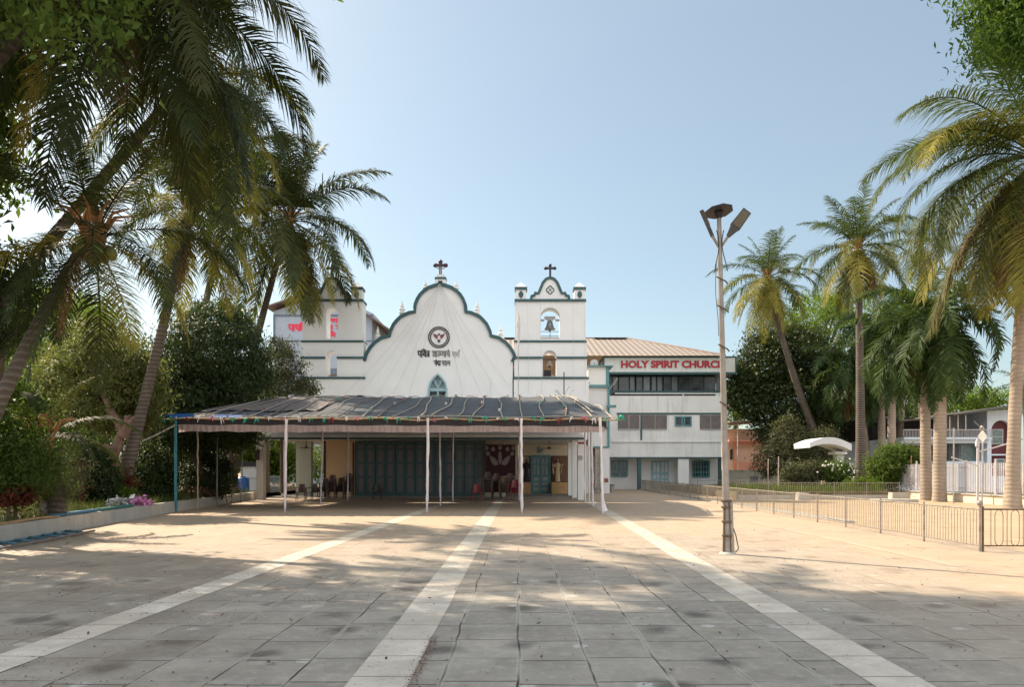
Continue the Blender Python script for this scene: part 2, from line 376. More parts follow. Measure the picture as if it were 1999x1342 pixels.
# Devanagari letters as strokes: headline at 1, foot at 0
ST = {'pa': (.8, [[(.12,1),(.12,.5),(.3,.32),(.65,.38)], [(.68,1),(.68,0)]]),
 'va': (.8, [[(.68,.72),(.35,.72),(.12,.5),(.3,.28),(.68,.42)], [(.68,1),(.68,0)]]),
 'ba': (.8, [[(.68,.72),(.35,.72),(.12,.5),(.3,.28),(.68,.42)], [(.2,.65),(.6,.4)], [(.68,1),(.68,0)]]),
 'i': (.3, [[(.15,0),(.15,1),(.2,1.25),(.5,1.36),(.85,1.25),(.98,1)]]),
 'tra': (.85, [[(.12,.62),(.68,.62)], [(.12,.1),(.68,.5)], [(.7,1),(.7,0)]]),
 'aa': (.35, [[(.15,1),(.15,0)]]),
 'a': (.9, [[(.1,.8),(.3,.92),(.42,.75),(.2,.55),(.45,.45),(.4,.15),(.1,.2)], [(.42,.55),(.75,.6)], [(.75,1),(.75,0)]]),
 'th': (.5, [[(.5,.65),(.25,.6),(.15,.35),(.35,.1)]]),
 'mh': (.5, [[(.15,1),(.15,.3),(.05,.35),(.15,.42),(.55,.42)]]),
 'ma': (.75, [[(.15,1),(.15,.3),(.05,.35),(.15,.42),(.62,.42)], [(.62,1),(.62,0)]]),
 'ya': (.8, [[(.12,.92),(.35,.8),(.15,.58),(.3,.32),(.68,.4)], [(.68,1),(.68,0)]]),
 'cha': (.8, [[(.08,.72),(.68,.72)], [(.25,.72),(.22,.4),(.45,.28),(.68,.45)], [(.7,1),(.7,0)]]),
 'e': (0, [[(-.12,1),(-.4,1.3)]]), 'r': (0, [[(-.12,1),(-.18,1.3),(.12,1.36)]]),
 'na': (.75, [[(.2,.5),(.62,.5)], [(.62,1),(.62,0)]]), 'm.': (0, [[(-.2,1.2),(-.12,1.3)]]),
 'da': (.7, [[(.4,1),(.4,.82),(.15,.62),(.25,.38),(.5,.42),(.4,.3),(.6,.02)]]),
 'kha': (1., [[(.15,1),(.32,.75),(.12,.62),(.4,.1)], [(.88,.72),(.6,.7),(.45,.5),(.6,.3),(.88,.42)], [(.9,1),(.9,0)]]),
 'la': (.85, [[(.08,.3),(.1,.6),(.28,.65),(.4,.4),(.45,.62),(.72,.6)], [(.74,1),(.74,0)]]),
 'tha': (.8, [[(.15,.95),(.3,.8),(.15,.62),(.35,.3),(.68,.42)], [(.05,.9),(.15,1)], [(.68,1),(.68,0)]]),
 'sa': (.85, [[(.12,1),(.32,.75),(.15,.55),(.42,.1)], [(.25,.52),(.72,.52)], [(.74,1),(.74,0)]]),
 'nna': (.9, [[(.12,1),(.12,.5),(.45,.5),(.45,1)], [(.78,1),(.78,0)]]), 'uu': (0, [[(-.12,0),(-.35,-.2),(-.1,-.35),(.12,-.2)]]),
 ' ': (.5, [])}
def deva(name, letters, x, y, z, h, wid, mat, parent, depth=.03, bold=.13):
    tot = sum(ST[l][0] for l in letters); k = wid/tot; mb = MB(); cx = 0.; head = None
    def seg(a, b):
        ax, az_, bx, bz = x+a[0]*k, z+a[1]*h, x+b[0]*k, z+b[1]*h
        d = math.hypot(bx-ax, bz-az_) or 1; nx, nz_ = -(bz-az_)/d*bold*h/2, (bx-ax)/d*bold*h/2; ex, ez = (bx-ax)/d*bold*h*.3, (bz-az_)/d*bold*h*.3
        mb.prism([(ax-ex-nx, az_-ez-nz_), (bx+ex-nx, bz+ez-nz_), (bx+ex+nx, bz+ez+nz_), (ax-ex+nx, az_-ez+nz_)], y-depth-random.random()*.01, y)
    for i, l in enumerate(letters+[' ']):
        w, ss = ST[l]
        if l == ' ':
            if head is not None: seg((head, 1), (cx-.02, 1)); head = None
        elif head is None: head = cx
        for s_ in ss:
            for a, b in zip(s_, s_[1:]): seg((a[0]+cx, a[1]), (b[0]+cx, b[1]))
        cx += w
    return obj(name, mb, mat, parent)
def arc(cx, cz, rx, rz, a0, a1, n=12):
    return [(cx+rx*math.cos(a0+(a1-a0)*i/n), cz+rz*math.sin(a0+(a1-a0)*i/n)) for i in range(n+1)]
def arch_loop(xc, half, z0, z1, n=14):         # round-headed opening, z1 is the crown
    return [(xc-half, z0), (xc+half, z0)]+arc(xc, z1-half, half, half, 0, PI, n)
def strip(mb, pts, w, y0, y1):                 # a raised moulding along a polyline in XZ
    pts = [Vector(p) for p in pts]; A = []; B = []
    for i, p in enumerate(pts):
        t = (pts[min(i+1, len(pts)-1)]-pts[max(i-1, 0)]).normalized(); n = Vector((-t.y, t.x))
        A.append(p+n*w/2); B.append(p-n*w/2)
    for i in range(len(pts)-1):
        mb.add([(A[i].x,y0,A[i].y),(B[i].x,y0,B[i].y),(B[i+1].x,y0,B[i+1].y),(A[i+1].x,y0,A[i+1].y),
                (A[i].x,y1,A[i].y),(B[i].x,y1,B[i].y),(B[i+1].x,y1,B[i+1].y),(A[i+1].x,y1,A[i+1].y)],
               [(0,1,2,3),(4,7,6,5),(0,3,7,4),(1,5,6,2)]+([(0,4,5,1)] if i == 0 else [])+([(3,2,6,7)] if i == len(pts)-2 else []))
    return mb
def ring(mb, xc, zc, r, w, y0, y1, n=32):
    return strip(mb, [(xc+r*math.cos(2*PI*i/n), zc+r*math.sin(2*PI*i/n)) for i in range(n+1)], w, y0, y1)

# ------------------------------------------------------------------ ground and paving
g = MB(); g.add([(-500,-300,-.03),(500,-300,-.03),(500,900,-.03),(-500,900,-.03)], [(0,1,2,3)])
struct('ground', g, M('dusty_earth', (.30, .23, .15), .95, .25, .3, dirt=(.16, .15, .07)))
KL = [(-9.2,-2),(-10.4,8),(-11.35,15.7),(-12.4,22),(-13.4,28),(-14.1,34),(-14.8,40.5)]
g = MB(); g.add([(-9.2,-8,0),(10.0,-8,0),(10.2,70,0),(-14.8,70,0)]+[(x,y,0) for x, y in KL[::-1]], [tuple(range(4+len(KL)))], False)
struct('pavement', g, pave)
g = MB(); g.add([(10.03,-8,-.004),(60,-8,-.004),(60,140,-.004),(10.23,140,-.004)], [(0,1,2,3)])
struct('road', g, road)
for a, b, w in (((-4.35,4),(-3.55,40),.42), ((-1.06,2),(-1.02,40),.46), ((2.78,2),(3.85,42),.44)):
    g = MB(); n = 40; vs = []
    for i in range(n+1):
        t = i/n; x = a[0]+(b[0]-a[0])*t; y = a[1]+(b[1]-a[1])*t
        vs += [(x-w/2+random.uniform(-.006,.006), y, .004), (x+w/2+random.uniform(-.006,.006), y, .004)]
    g.add(vs, [(2*i, 2*i+1, 2*i+3, 2*i+2) for i in range(n)])
    struct('pavement_band', g, band)
struct('pavement_band', MB().add([(7.25,12,.004),(7.5,12,.004),(7.45,40,.004),(7.2,40,.004)], [(0,1,2,3)]), worn_m)
# raised bed on the left behind its kerb wall
g = MB(); g.add([(x-.3,y,.34) for x, y in KL]+[(-45,40.5,.34),(-45,-2,.34)], [tuple(range(len(KL)+2))])
g.add([(-60,40.5,.3),(-15,40.5,.3),(-15,95,.3),(-60,95,.3)], [(0,1,2,3)])
struct('soil', g, soilm)
kerb = thing('kerb_wall', 'low whitewashed cement kerb wall along the planted bed on the left', 'kerb wall', (-11.3,15.7,0))
for i in range(len(KL)-1):
    (x0,y0),(x1,y1) = KL[i], KL[i+1]
    g = MB(); h = .4
    g.hexa([(x0,y0,0),(x0-.28,y0,0),(x1-.28,y1-.01,0),(x1,y1-.01,0)], [(x0-.01,y0,h),(x0-.26,y0,h),(x1-.26,y1-.01,h),(x1-.01,y1-.01,h)])
    obj('wall_section', g, conclight, kerb)

# ------------------------------------------------------------------ church
DF = 46.0
church = thing('church', 'white church with trefoil gable, two bell towers and dark teal trim', 'church', (X_(859,DF), DF, 0))
def fx(px): return X_(px, DF)
def fz(py): return Z_(py, DF)
def lobes():
    pts = [(712,706),(714,697),(717,690),(723,680),(732,670),(745,661),(761,657),(762,649),(765,642),(769,634),(775,627),(782,620),(790,616),(799,612),(810,610),(810,602),(811,595),(815,585),(820,577),(828,569),(837,563),(848,559),(859.5,556)]
    return pts+[(1719-x, y) for x, y in pts[-2::-1]]
LB = [(fx(x), fz(y)) for x, y in lobes()]
LB[-1] = (fx(1000), fz(708))
gw_in = [(fx(837), fz(812)), (fx(872), fz(812)), (fx(872), fz(760)), (fx(869), fz(748)), (fx(863), fz(739)), (fx(854.5), fz(731)), (fx(846), fz(739)), (fx(840), fz(748)), (fx(837), fz(760))]
fac = MB()
fac.prism([(fx(707), 3.6), (fx(1001), 3.6), (fx(1001), fz(708))]+LB[::-1][1:-1]+[(fx(711), fz(708)), (fx(707), fz(708))], DF, DF+.45, [gw_in])
fac.box(fx(707), fx(1001), DF+.46, DF+.62, 3.6, 5.)
obj('facade_wall', fac, white, church)
g = MB(); strip(g, [(p[0], p[1]+.03) for p in LB], .2, DF-.13, DF+.5); obj('gable_moulding', g, teal, church)
g = MB(); g.box(fx(707), fx(741), DF-.09, DF-.003, 3.6, fz(737)); obj('pilaster', g, white, church)
g = MB(); g.box(fx(959), fx(1000), DF-.09, DF-.003, 3.6, fz(736)); obj('pilaster', g, white, church)
g = MB(); g.box(fx(590), fx(1140), DF+.64, DF+26, 3.62, 7.4); g.box(fx(715), fx(950), DF+.64, DF+26, 0, 3.61)   # nave behind the gable
obj('nave_wall', g, white, church)
g = MB(); a, b, zr = fx(700), fx(1000), 9.2
g.prism([(fx(585)-.3,7.35),(fx(1145)+.3,7.35),((a+b)/2+1,zr),((a+b)/2-1,zr)], DF+.62, DF+26.3); obj('nave_roof', g, roofm, church)
# gothic window
win = obj('window', strip(MB(), [gw_in[0]]+gw_in[:0:-1]+[gw_in[0]], .12, DF-.06, DF+.2), paleblue, church)
g = MB(); g.prism(gw_in, DF+.25, DF+.28); obj('pane', g, M('frosted_pane', (.28,.36,.38), .3), win)
g = MB(); g.box(fx(837),fx(872),DF+.05,DF+.14,fz(764),fz(758)); g.box(fx(853),fx(856),DF+.06,DF+.16,fz(812),fz(759)); g.bar((fx(854.5),DF+.1,fz(758)),(fx(847),DF+.1,fz(742)),.1); g.bar((fx(854.5),DF+.1,fz(758)),(fx(862),DF+.1,fz(742)),.1); obj('glazing_bar', g, paleblue, win)
for a_, b_ in ((839.5,851.5),(858,870)): obj('pane', MB().box(fx(a_),fx(b_),DF+.15,DF+.2,fz(776),fz(766)), glass, win)
# emblem
em = MB(); ring(em, fx(857), fz(659), 20*.0329, .07, DF-.05, DF+.01); ring(em, fx(857), fz(659), 16.3*.0329, .06, DF-.05, DF+.01)
emb = obj('emblem', em, black, church, 'round double ring emblem with a maroon winged dove')
k = .0329/12.2
def E(x, y): return (fx(857)+(x-697)*k, fz(659)-(y-467)*k)
for s_ in (1, -1):
    w = [E(697+s_*(x-697), y) for x, y in ((682,430),(650,408),(605,398),(560,376),(566,410),(592,455),(625,490),(665,505),(690,470))]
    g = MB(); g.prism(w, DF-.05-.004*(s_ > 0), DF+.01); obj('wing', g, M('faded_maroon', (.20,.05,.07), .7, .4, 8), emb)
g = MB(); g.prism([E(684,400),(E(690,380)),E(712,380),E(718,400),E(716,440),E(735,470),E(725,530),E(700,545),E(675,530),E(662,470),E(680,440)], DF-.062, DF-.03); obj('body', g, M('off_white_paint', (.6,.6,.6)), emb)
g = MB(); g.prism([E(697+34*math.cos(t), 553+30*math.sin(t)) for t in np.linspace(0, 2*PI, 14)[:-1]], DF-.07, DF); g.prism([E(680,378),E(718,378),E(716,425),E(682,425)], DF-.075, DF-.03); obj('head', g, black, emb)
faded = M('worn_grey_letters', (.42,.43,.43), .7, .6, 12)
deva('lettering', ['pa','i','va','tra'], fx(816), DF, fz(697), .36, .74, black, church, bold=.2)
deva('lettering', ['a','aa','th','mh','ya','aa','cha','e'], fx(844), DF, fz(697), .35, 1.12, M('half_worn_letters', (.2,.2,.2), .7, .9, 14), church, bold=.19)
deva('lettering', ['cha','cha','r'], fx(883), DF, fz(698), .34, .46, faded, church, bold=.19)
deva('lettering', ['na','m.','da','aa'], fx(847), DF, fz(714), .28, .44, black, church, bold=.22)
deva('lettering', ['kha','aa','la'], fx(863), DF, fz(714), .28, .52, M('half_worn_letters', (.2,.2,.2)), church, bold=.22)
# finials on the gable
def finial(px, pyt, pyb):
    x, z0, z1 = fx(px), fz(pyb), fz(pyt); h = z1-z0; s_ = .20
    pr = [(.7,0),(.7,.08),(1.0,.12),(1.0,.18),(.6,.22),(.95,.32),(1.0,.42),(.55,.5),(.35,.53),(.7,.57),(.7,.61),(.3,.65),(.5,.74),(.3,.8),(.16,.84),(.2,.88),(.05,1)]
    obj('finial', MB().lathe([(r*s_, zz*h) for r, zz in pr], (x, DF+.24, z0), 10), white, church)
for px, a, b in ((783.5,585,614),(829.5,545,570),(889.5,546,571),(931,585,615),(736,636,667),(978,628,666)): finial(px, a, b)
def cross(px, pyt, pyb, D, arm, w, mat, name='cross'):
    x, z0, z1 = X_(px,D), Z_(pyb,D), Z_(pyt,D); zm = z1-(z1-z0)*.33; g = MB(); h = w/2
    g.box(x-h,x+h,D-h,D+h,z0,z1-.08)
    g.box(x-arm,x-h-.001,D-h,D+h,zm-h,zm+h); g.box(x+h+.001,x+arm,D-h,D+h,zm-h,zm+h)
    for cx_, cz in ((x, z1-.08), (x-arm, zm), (x+arm, zm)): g.ball((cx_, D, cz), w*.85, 8)
    return obj(name, g, mat, church)
g = MB(); x, D = fx(860), DF+.2
g.box(x-.34,x+.34,D-.3,D+.25,fz(557),fz(546)); g.box(x-.25,x+.25,D-.22,D+.2,fz(541),fz(536)); obj('cross_pedestal', g, white, church)
g = MB(); g.box(x-.36,x+.36,D-.33,D+.28,fz(546),fz(542)); g.box(x-.13,x+.13,D-.33,D-.301,fz(554),fz(549)); obj('pedestal_cap', g, teal, church)
cr = cross(860, 509, 537, D, .34, .17, M('dark_maroon_paint', (.05,.02,.035), .5))
g = MB(); zc = fz(527); g.tube([(x,D-.12,zc-.3),(x,D-.13,zc+.05)],[.05,.07],6); g.ball((x,D-.13,zc+.14),.06,8); g.bar((x,D-.12,zc+.05),(x-.26,D-.1,zc+.16),.05); g.bar((x,D-.12,zc+.05),(x+.26,D-.1,zc+.16),.05); obj('crucified_figure', g, M('pale_bronze', (.3,.28,.27), .5), cr)
# bell towers (thin bell walls)
def tower(xl, xr, xc, ah, lh, lab):
    T = 1.0; t = pempty('bell_tower', church, lab)
    def X2(p): return fx(p)
    seg = [(585,668,xl,xr,ah,599.5 if ah < 13 else 601,666), (668,699,xl-1.5,xr+1.5,None,0,0), (699,739,xl-3,xr+3,None,0,0)]
    # belfry
    g = MB(); g.prism([(fx(xl),fz(667)),(fx(xr),fz(667)),(fx(xr),fz(586)),(fx(xl),fz(586))], DF-.05, DF+T, [arch_loop(fx(xc), ah*.0329, fz(662), fz(601))])
    # lower stage, one piece from the cornice down with the lower arch
    g.prism([(fx(xl-1.5),fz(738)),(fx(xr+2.5),fz(738)),(fx(xr+2.5),fz(669)),(fx(xl-1.5),fz(669))], DF-.10, DF+T+.05, [arch_loop(fx(xc-1), lh*.0329, fz(736), fz(685))])
    g.box(fx(xl-2.5 if xl > 900 else xl+6), fx(xr+6 if xl > 900 else xr), DF-.14, DF+T+.1, 3.6, fz(738)-.02)
    obj('tower_wall', g, white, t)
    for y0, y1, e, p in ((585,589.5,1.,.16), (665.5,669.5,2.,.16)):
        g = MB(); g.box(fx(xl-e), fx(xr+e), DF-p, DF+T+p, fz(y1), fz(y0)); obj('cornice', g, teal, t)
    for a, b in ((xl-3, xc-1-lh), (xc-1+lh, xr+4)):
        g = MB(); g.box(fx(a), fx(b), DF-.2, DF-.1, fz(701.5), fz(697.5)); obj('cornice', g, teal, t)
    g = MB(); g.box(fx(xl-3), fx(xr+6), DF-.22, DF+T+.2, fz(741), fz(737)); obj('cornice', g, teal, t)
    # corner turrets
    for c_ in (xl+11.5, xr-11.5):
        x = fx(c_); g = MB(); g.box(x-.34,x+.34,DF-.04,DF+.66,fz(585),fz(566)); tt = obj('turret', g, white, t)
        g = MB(); g.box(x-.4,x+.4,DF-.12,DF+.72,fz(566),fz(561)); obj('turret_band', g, teal, tt)
        g = MB(); z0, z1 = fz(561), fz(550); g.add([(x-.38,DF-.1,z0),(x+.38,DF-.1,z0),(x+.38,DF+.7,z0),(x-.38,DF+.7,z0),(x-.05,DF+.27,z1),(x+.05,DF+.27,z1),(x+.05,DF+.35,z1),(x-.05,DF+.35,z1)], [(0,1,5,4),(1,2,6,5),(2,3,7,6),(3,0,4,7),(4,5,6,7),(0,3,2,1)]); obj('turret_cap', g, white, tt)
        zc = fz(575.5); g = MB(); g.prism([(x-.13,zc-.12),(x-.08,zc-.17),(x,zc-.25),(x+.08,zc-.17),(x+.13,zc-.12),(x+.16,zc),(x+.13,zc+.12),(x+.08,zc+.17),(x,zc+.25),(x-.08,zc+.17),(x-.13,zc+.12),(x-.16,zc)], DF-.07, DF-.041); obj('turret_panel', g, teal, tt)
    # crest
    c_ = xc; pts = [(-38,586),(-36,576),(-31,575),(-29,570),(-23,571),(-19,562),(-14,550),(-8,543),(0,540)]
    pts = pts+[(-x, y) for x, y in pts[-2::-1]]; Q = [(fx(c_+x), fz(y)) for x, y in pts]
    g = MB(); g.prism(Q[::-1], DF+.05, DF+.4); obj('crest', g, white, t)
    g = MB(); strip(g, [(a, b-.06) for a, b in Q], .17, DF-.03, DF+.45); obj('crest_moulding', g, teal, t)
    g = MB(); x, z = fx(c_), fz(566)
    for i in range(4):
        an = i*PI/2; strip(g, [(x+.13*math.cos(an)+.12*math.cos(an+q), z+.13*math.sin(an)+.12*math.sin(an+q)) for q in np.linspace(-1.9, 1.9, 9)], .055, DF+.01-.003*i, DF+.06)
    g.prism([(x+.07*math.cos(q), z+.07*math.sin(q)) for q in np.linspace(0, 2*PI, 9)[:-1]], DF+.01, DF+.06); obj('quatrefoil', g, teal, t)
    return t
tw1 = tower(591, 708, 648.5, 11.5, 11, 'left bell tower with narrow open arches')
tw2 = tower(1005.5, 1143, 1074, 19, 13.7, 'right bell tower with hanging bells')
cross(1074, 516, 540, DF+.2, .3, .13, M('black_purple_paint', (.02,.012,.03), .5))
cross(648.5, 516, 540, DF+.2, .3, .13, M('black_purple_paint', (.02,.012,.03), .5))
# sills and railing in the right belfry
g = MB(); x0, x1 = fx(1055.5), fx(1092.5)
for py in (646, 655): g.tube([(x0,DF+.3,fz(py)),(x1,DF+.3,fz(py))], .018, 5)
g.tube([(fx(1074.5),DF+.5,fz(663)),(fx(1074.5),DF+.5,fz(642))], .02, 5)
obj('belfry_railing', g, black, tw2); g = MB(); g.box(x0,x1,DF+.05,DF+.9,fz(663),fz(660)); obj('belfry_sill', g, conc, tw2)
g = MB(); g.box(fx(1062.5),fx(1076),DF+.3,DF+.4,fz(735.5),fz(722)); obj('dark_square', g, dark, tw2)  # flat dark square set in the lower arch
def bell(px, pyt, pyb, r, lab, mat):
    z0, z1 = fz(pyb), fz(pyt); h = z1-z0; x, y = fx(px), DF+.45
    b = thing('church_bell', lab, 'bell', (x, y, z0), 'bells hanging in the right bell tower')
    g = MB().lathe([(1,0),(1,.05),(.88,.12),(.72,.3),(.62,.5),(.56,.72),(.48,.86),(.3,.95),(.1,1)], (x,y,z0), 18); g.v = [(x+(vx-x)*r, y+(vy-y)*r, z0+(vz-z0)*h) for vx, vy, vz in g.v]
    obj('bell_body', g, mat, b)
    obj('clapper', MB().tube([(x,y,z0+h*.5),(x,y,z0-.08)],.02,5).ball((x,y,z0-.1),.06,8), black, b)
    return b, x, y, z1
b1, x, y, z = bell(1074, 624, 641, .36, 'large grey bell in the upper arch of the right tower', bronze)
g = MB(); g.box(x-.35,x+.35,y-.08,y+.08,z+.1,z+.28); g.box(x-.2,x+.2,y-.07,y+.07,z,z+.1); g.box(fx(1055.5),x-.36,y-.06,y+.06,z-.02,z+.1); g.box(x+.36,fx(1092.5),y-.06,y+.06,z-.02,z+.1)
obj('headstock', g, M('grey_timber', (.35,.36,.37), .7), b1)
b2, x, y, z = bell(1073, 702, 712, .24, 'small pale bell in the lower arch of the right tower', M('pale_bell_metal', (.33,.30,.27), .5, .2, 5, .4))
g = MB(); g.box(fx(1060),fx(1087),y-.06,y+.06,z,z+.1); obj('headstock', g, rust, b2)
# strings of small lights fanning down the facade
g = MB(); random.seed(3)
top = Vector((fx(859), DF-.18, fz(556)))
for px, py in ((672,775),(700,775),(735,775),(770,770),(800,770),(905,770),(940,772),(975,772),(1010,775)):
    e = Vector((fx(px), DF-.3, fz(py))); pts = [top.lerp(e, t)+Vector((0, 0, -1.3*t*(1-t))) for t in np.linspace(0, 1, 9)]; g.tube(pts, .009, 3)
for px in (1010,1030,1055,1118,1140):
    g.tube([(fx(px), DF-.24, fz(590)), (fx(px+2), DF-.26, fz(770))], .007, 3)
obj('light_string', g, M('thin_grey_wire', (.52,.53,.53)), church)

# ---- portico
DP, DW, DA = 39.5, 43.0, 49.0
g = MB(); xl, xr = X_(500,DP), X_(1140,DP)
g.box(xl, xr, DP, DA+.2, 3.42, 3.58); g.box(xl, xr, DP+.75, DP+.95, 3.59, 5.45); porch = obj('porch_roof_and_sunblock', g, M('shaded_white', (.62,.62,.60), .8, .06, 1, dirt=(.4,.4,.38)), church)  # second box: unseen parapet added to block sun leaking under the canopy
g = MB(); g.box(xl, xr+.02, DP-.06, DP-.003, 3.33, 3.44); obj('roof_edge', g, teal, porch)
g = MB(); g.box(xl+.05, xr-.05, DP-.03, DP-.004, 3.45, 3.57); obj('fascia', g, M('white_boards', (.62,.62,.6)), porch)
def pillar(px0, px1, D, d=.4, mat=white, z1=3.41, z0=0, lab=None):
    g = MB(); g.box(X_(px0,D), X_(px1,D), D, D+d, z0, z1); return obj('pillar', g, mat, church, lab)
shw = M('grey_white_plaster', (.56,.55,.50), .85, .08, 1.5, dirt=(.36,.34,.3), streak=.4)
pillar(500,514,DP+.02,.42,shw); pillar(549,556,DP+3.4,.4,shw)
pillar(1128,1140,DP+.02,.4,white2); pillar(1117,1126,DP+3,.4,white2); pillar(1109,1116,DP+6,.4,white2)
pillar(578,607,44.2,.5,M('pale_green_plaster', (.42,.47,.42), .85, .06))
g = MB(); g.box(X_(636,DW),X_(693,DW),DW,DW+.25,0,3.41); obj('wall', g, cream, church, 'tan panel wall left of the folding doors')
g = MB(); g.box(X_(688.5,DW),X_(691.5,DW),DW-.04,DW-.003,.1,3.3); g.box(X_(632,DW),X_(635.5,DW),DW-.04,DW+.2,0,3.4); obj('door_edge', g, M('dark_wood', (.03,.015,.015)), church)
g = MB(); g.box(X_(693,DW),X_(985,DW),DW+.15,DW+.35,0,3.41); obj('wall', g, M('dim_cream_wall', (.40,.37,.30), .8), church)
g = MB(); g.box(X_(985,DW)-.25,X_(985,DW),DW+.36,DA,0,3.41); g.box(X_(980,DA),X_(1128,DA)+.6,DA,DA+.2,0,3.41); obj('wall', g, creamlt, church, 'cream back wall with the small teal door')
# floor step
g = MB(); g.box(X_(515,42.6),3.3,DW-.25,DA,.005,.06); obj('porch_floor', g, M('grey_stone_floor', (.22,.21,.2), .5, .15, 2), church)
# folding doors
tealsh = M('door_teal', (.045,.105,.12), .5, .15, 3); panelm = M('door_grey_panel', (.15,.14,.145), .6, .08)
x0, x1 = X_(695,DW), X_(946,DW); n = 13; w = (x1-x0)/n
fd = obj('folding_door', MB().box(x0-.06,x1+.06,DW-.02,DW+.14,3.3,3.40), tealsh, church, 'row of tall teal folding door leaves with grey panels')
for i in range(n):
    a = x0+i*w; g = MB(); dy = .05 if i % 2 else 0
    g.box(a+.012,a+.15,DW-.05-dy,DW+.05,.1,3.28); g.box(a+w-.15,a+w-.012,DW-.05-dy,DW+.05,.1,3.28)
    for z0, z1 in ((.1,.36),(1.16,1.28),(2.0,2.12),(2.85,2.97),(3.15,3.28)): g.box(a+.15,a+w-.15,DW-.045-dy,DW+.05,z0,z1)
    lf = obj('door_leaf', g, tealsh, fd)
    g = MB()
    for z0, z1 in ((.36,1.16),(1.28,2.0),(2.12,2.85),(2.97,3.15)): g.box(a+.15,a+w-.15,DW-.02-dy,DW+.03,z0,z1)
    obj('panel', g, panelm, lf)
# small double door in the alcove
def aX(p): return X_(p,DA)
def aZ(p): return Z_(p,DA)
g = MB(); D = DA-.08; g.box(aX(1036),aX(1039),D,DA,.06,aZ(889)); g.box(aX(1072),aX(1075),D,DA,.06,aZ(889)); g.box(aX(1039),aX(1072),D,DA,aZ(893),aZ(889)); dr = obj('door', g, tealmid, church, 'small teal double door with grey panels')
for a, b in ((1039,1055.3),(1055.8,1072)):
    g = MB(); D = DA-.06
    m = (b-a)/2+a; g.box(aX(a),aX(a+2.4),D,DA-.004,.07,aZ(893)); g.box(aX(b-2.4),aX(b),D,DA-.004,.07,aZ(893)); g.box(aX(m-1.2),aX(m+1.2),D+.005,DA-.004,aZ(928),aZ(894))
    for y0, y1 in ((893,895),(906,908.5),(928,932),(939.5,942.5),(948.5,951.5),(959,965)): g.box(aX(a+2.4),aX(b-2.4),D+.002,DA-.004,aZ(y1),aZ(y0))
    lf = obj('door_leaf', g, tealmid, dr); g = MB(); g.box(aX(a+2.3),aX(b-2.3),D+.03,DA-.005,.1,aZ(894)); obj('panel', g, M('pale_panel', (.32,.36,.36)), lf)
# niches with statues
def niche(pa, pb, lab):
    n_ = thing('display_niche', lab, 'niche', (aX((pa+pb)/2), DA-.4, 0), 'niches beside the small teal door')
    g = MB(); g.box(aX(pa),aX(pb),DA-.85,DA-.003,.06,aZ(942)); obj('plinth', g, tan, n_)
    g = MB(); a, b, z0, z1 = aX(pa), aX(pb), aZ(942), aZ(891)
    for q in (a, b-.05):
        for yy in (DA-.83, DA-.08): g.box(q,q+.05,yy,yy+.05,z0,z1)
    for yy in (DA-.83, DA-.08): g.box(a+.05,b-.05,yy,yy+.05,z1-.05,z1); g.box(a+.05,b-.05,yy,yy+.05,z0,z0+.05)
    obj('frame', g, M('dark_brown_frame', (.04,.02,.015)), n_); return n_
niche(1075.5,1108.5,'glazed niche on a tan plinth right of the small teal door')
niche(1017,1035.5,'narrow niche on a tan plinth left of the small teal door')
g = MB(); g.box(aX(1076.5),aX(1107.5),DA-.09,DA-.004,aZ(941),aZ(892)); obj('backboard', g, M('brown_backdrop', (.16,.08,.05)), bpy.data.objects['display_niche'])
def statue(px, h, robe, lab, arms):
    x, y, z = aX(px), DA-.45, aZ(942); s_ = h/1.6
    st = thing('statue', lab, 'statue', (x,y,z))
    pr = [(.25,0),(.25,.06),(.17,.07),(.19,.12),(.17,.5),(.14,.85),(.16,1.05),(.19,1.2),(.17,1.3),(.08,1.36),(.055,1.42)]
    g = MB().lathe([(r*s_, zz*s_) for r, zz in pr], (x,y,z), 14)
    g.v = [(vx, y+(vy-y)*.75, vz) for vx, vy, vz in g.v]
    for s2 in (-1, 1):
        if arms: g.tube([(x+s2*.16*s_,y,z+1.24*s_),(x+s2*.28*s_,y-.08,z+1.08*s_),(x+s2*.36*s_,y-.14,z+1.26*s_)],[.07*s_,.065*s_,.055*s_],8); g.add([(x+s2*.36*s_,y-.1,z+1.22*s_),(x+s2*.30*s_,y-.06,z+1.1*s_),(x+s2*.22*s_,y,z+.7*s_),(x+s2*.30*s_,y-.02,z+.55*s_)],[(0,1,2,3)])
        else: g.tube([(x+s2*.17*s_,y,z+1.24*s_),(x+s2*.22*s_,y-.03,z+1.0*s_),(x+s2*.04*s_,y-.16,z+1.02*s_)],[.07*s_,.065*s_,.05*s_],8)
    obj('robe', g, robe, st)
    g = MB().ball((x,y-.01,z+1.5*s_), .095*s_, 12, (.85,1,1.25))
    if arms:
        for s2 in (-1, 1): g.tube([(x+s2*.36*s_,y-.14,z+1.26*s_),(x+s2*.38*s_,y-.15,z+1.38*s_)],[.035*s_,.03*s_],6)
    obj('head', g, skinm, st)
    obj('hair', MB().ball((x,y+.03*s_,z+1.51*s_), .11*s_, 12, (.95,.8,1.25)).ball((x,y-.07*s_,z+1.42*s_),.05*s_,8), M('brown_hair', (.05,.025,.015)), st)
statue(1087.5, 1.55, gold, 'cream robed statue with both arms raised in the right niche', True)
statue(1027.5, 1.6, darkrobe, 'dark robed statue with folded hands in the left niche', False)
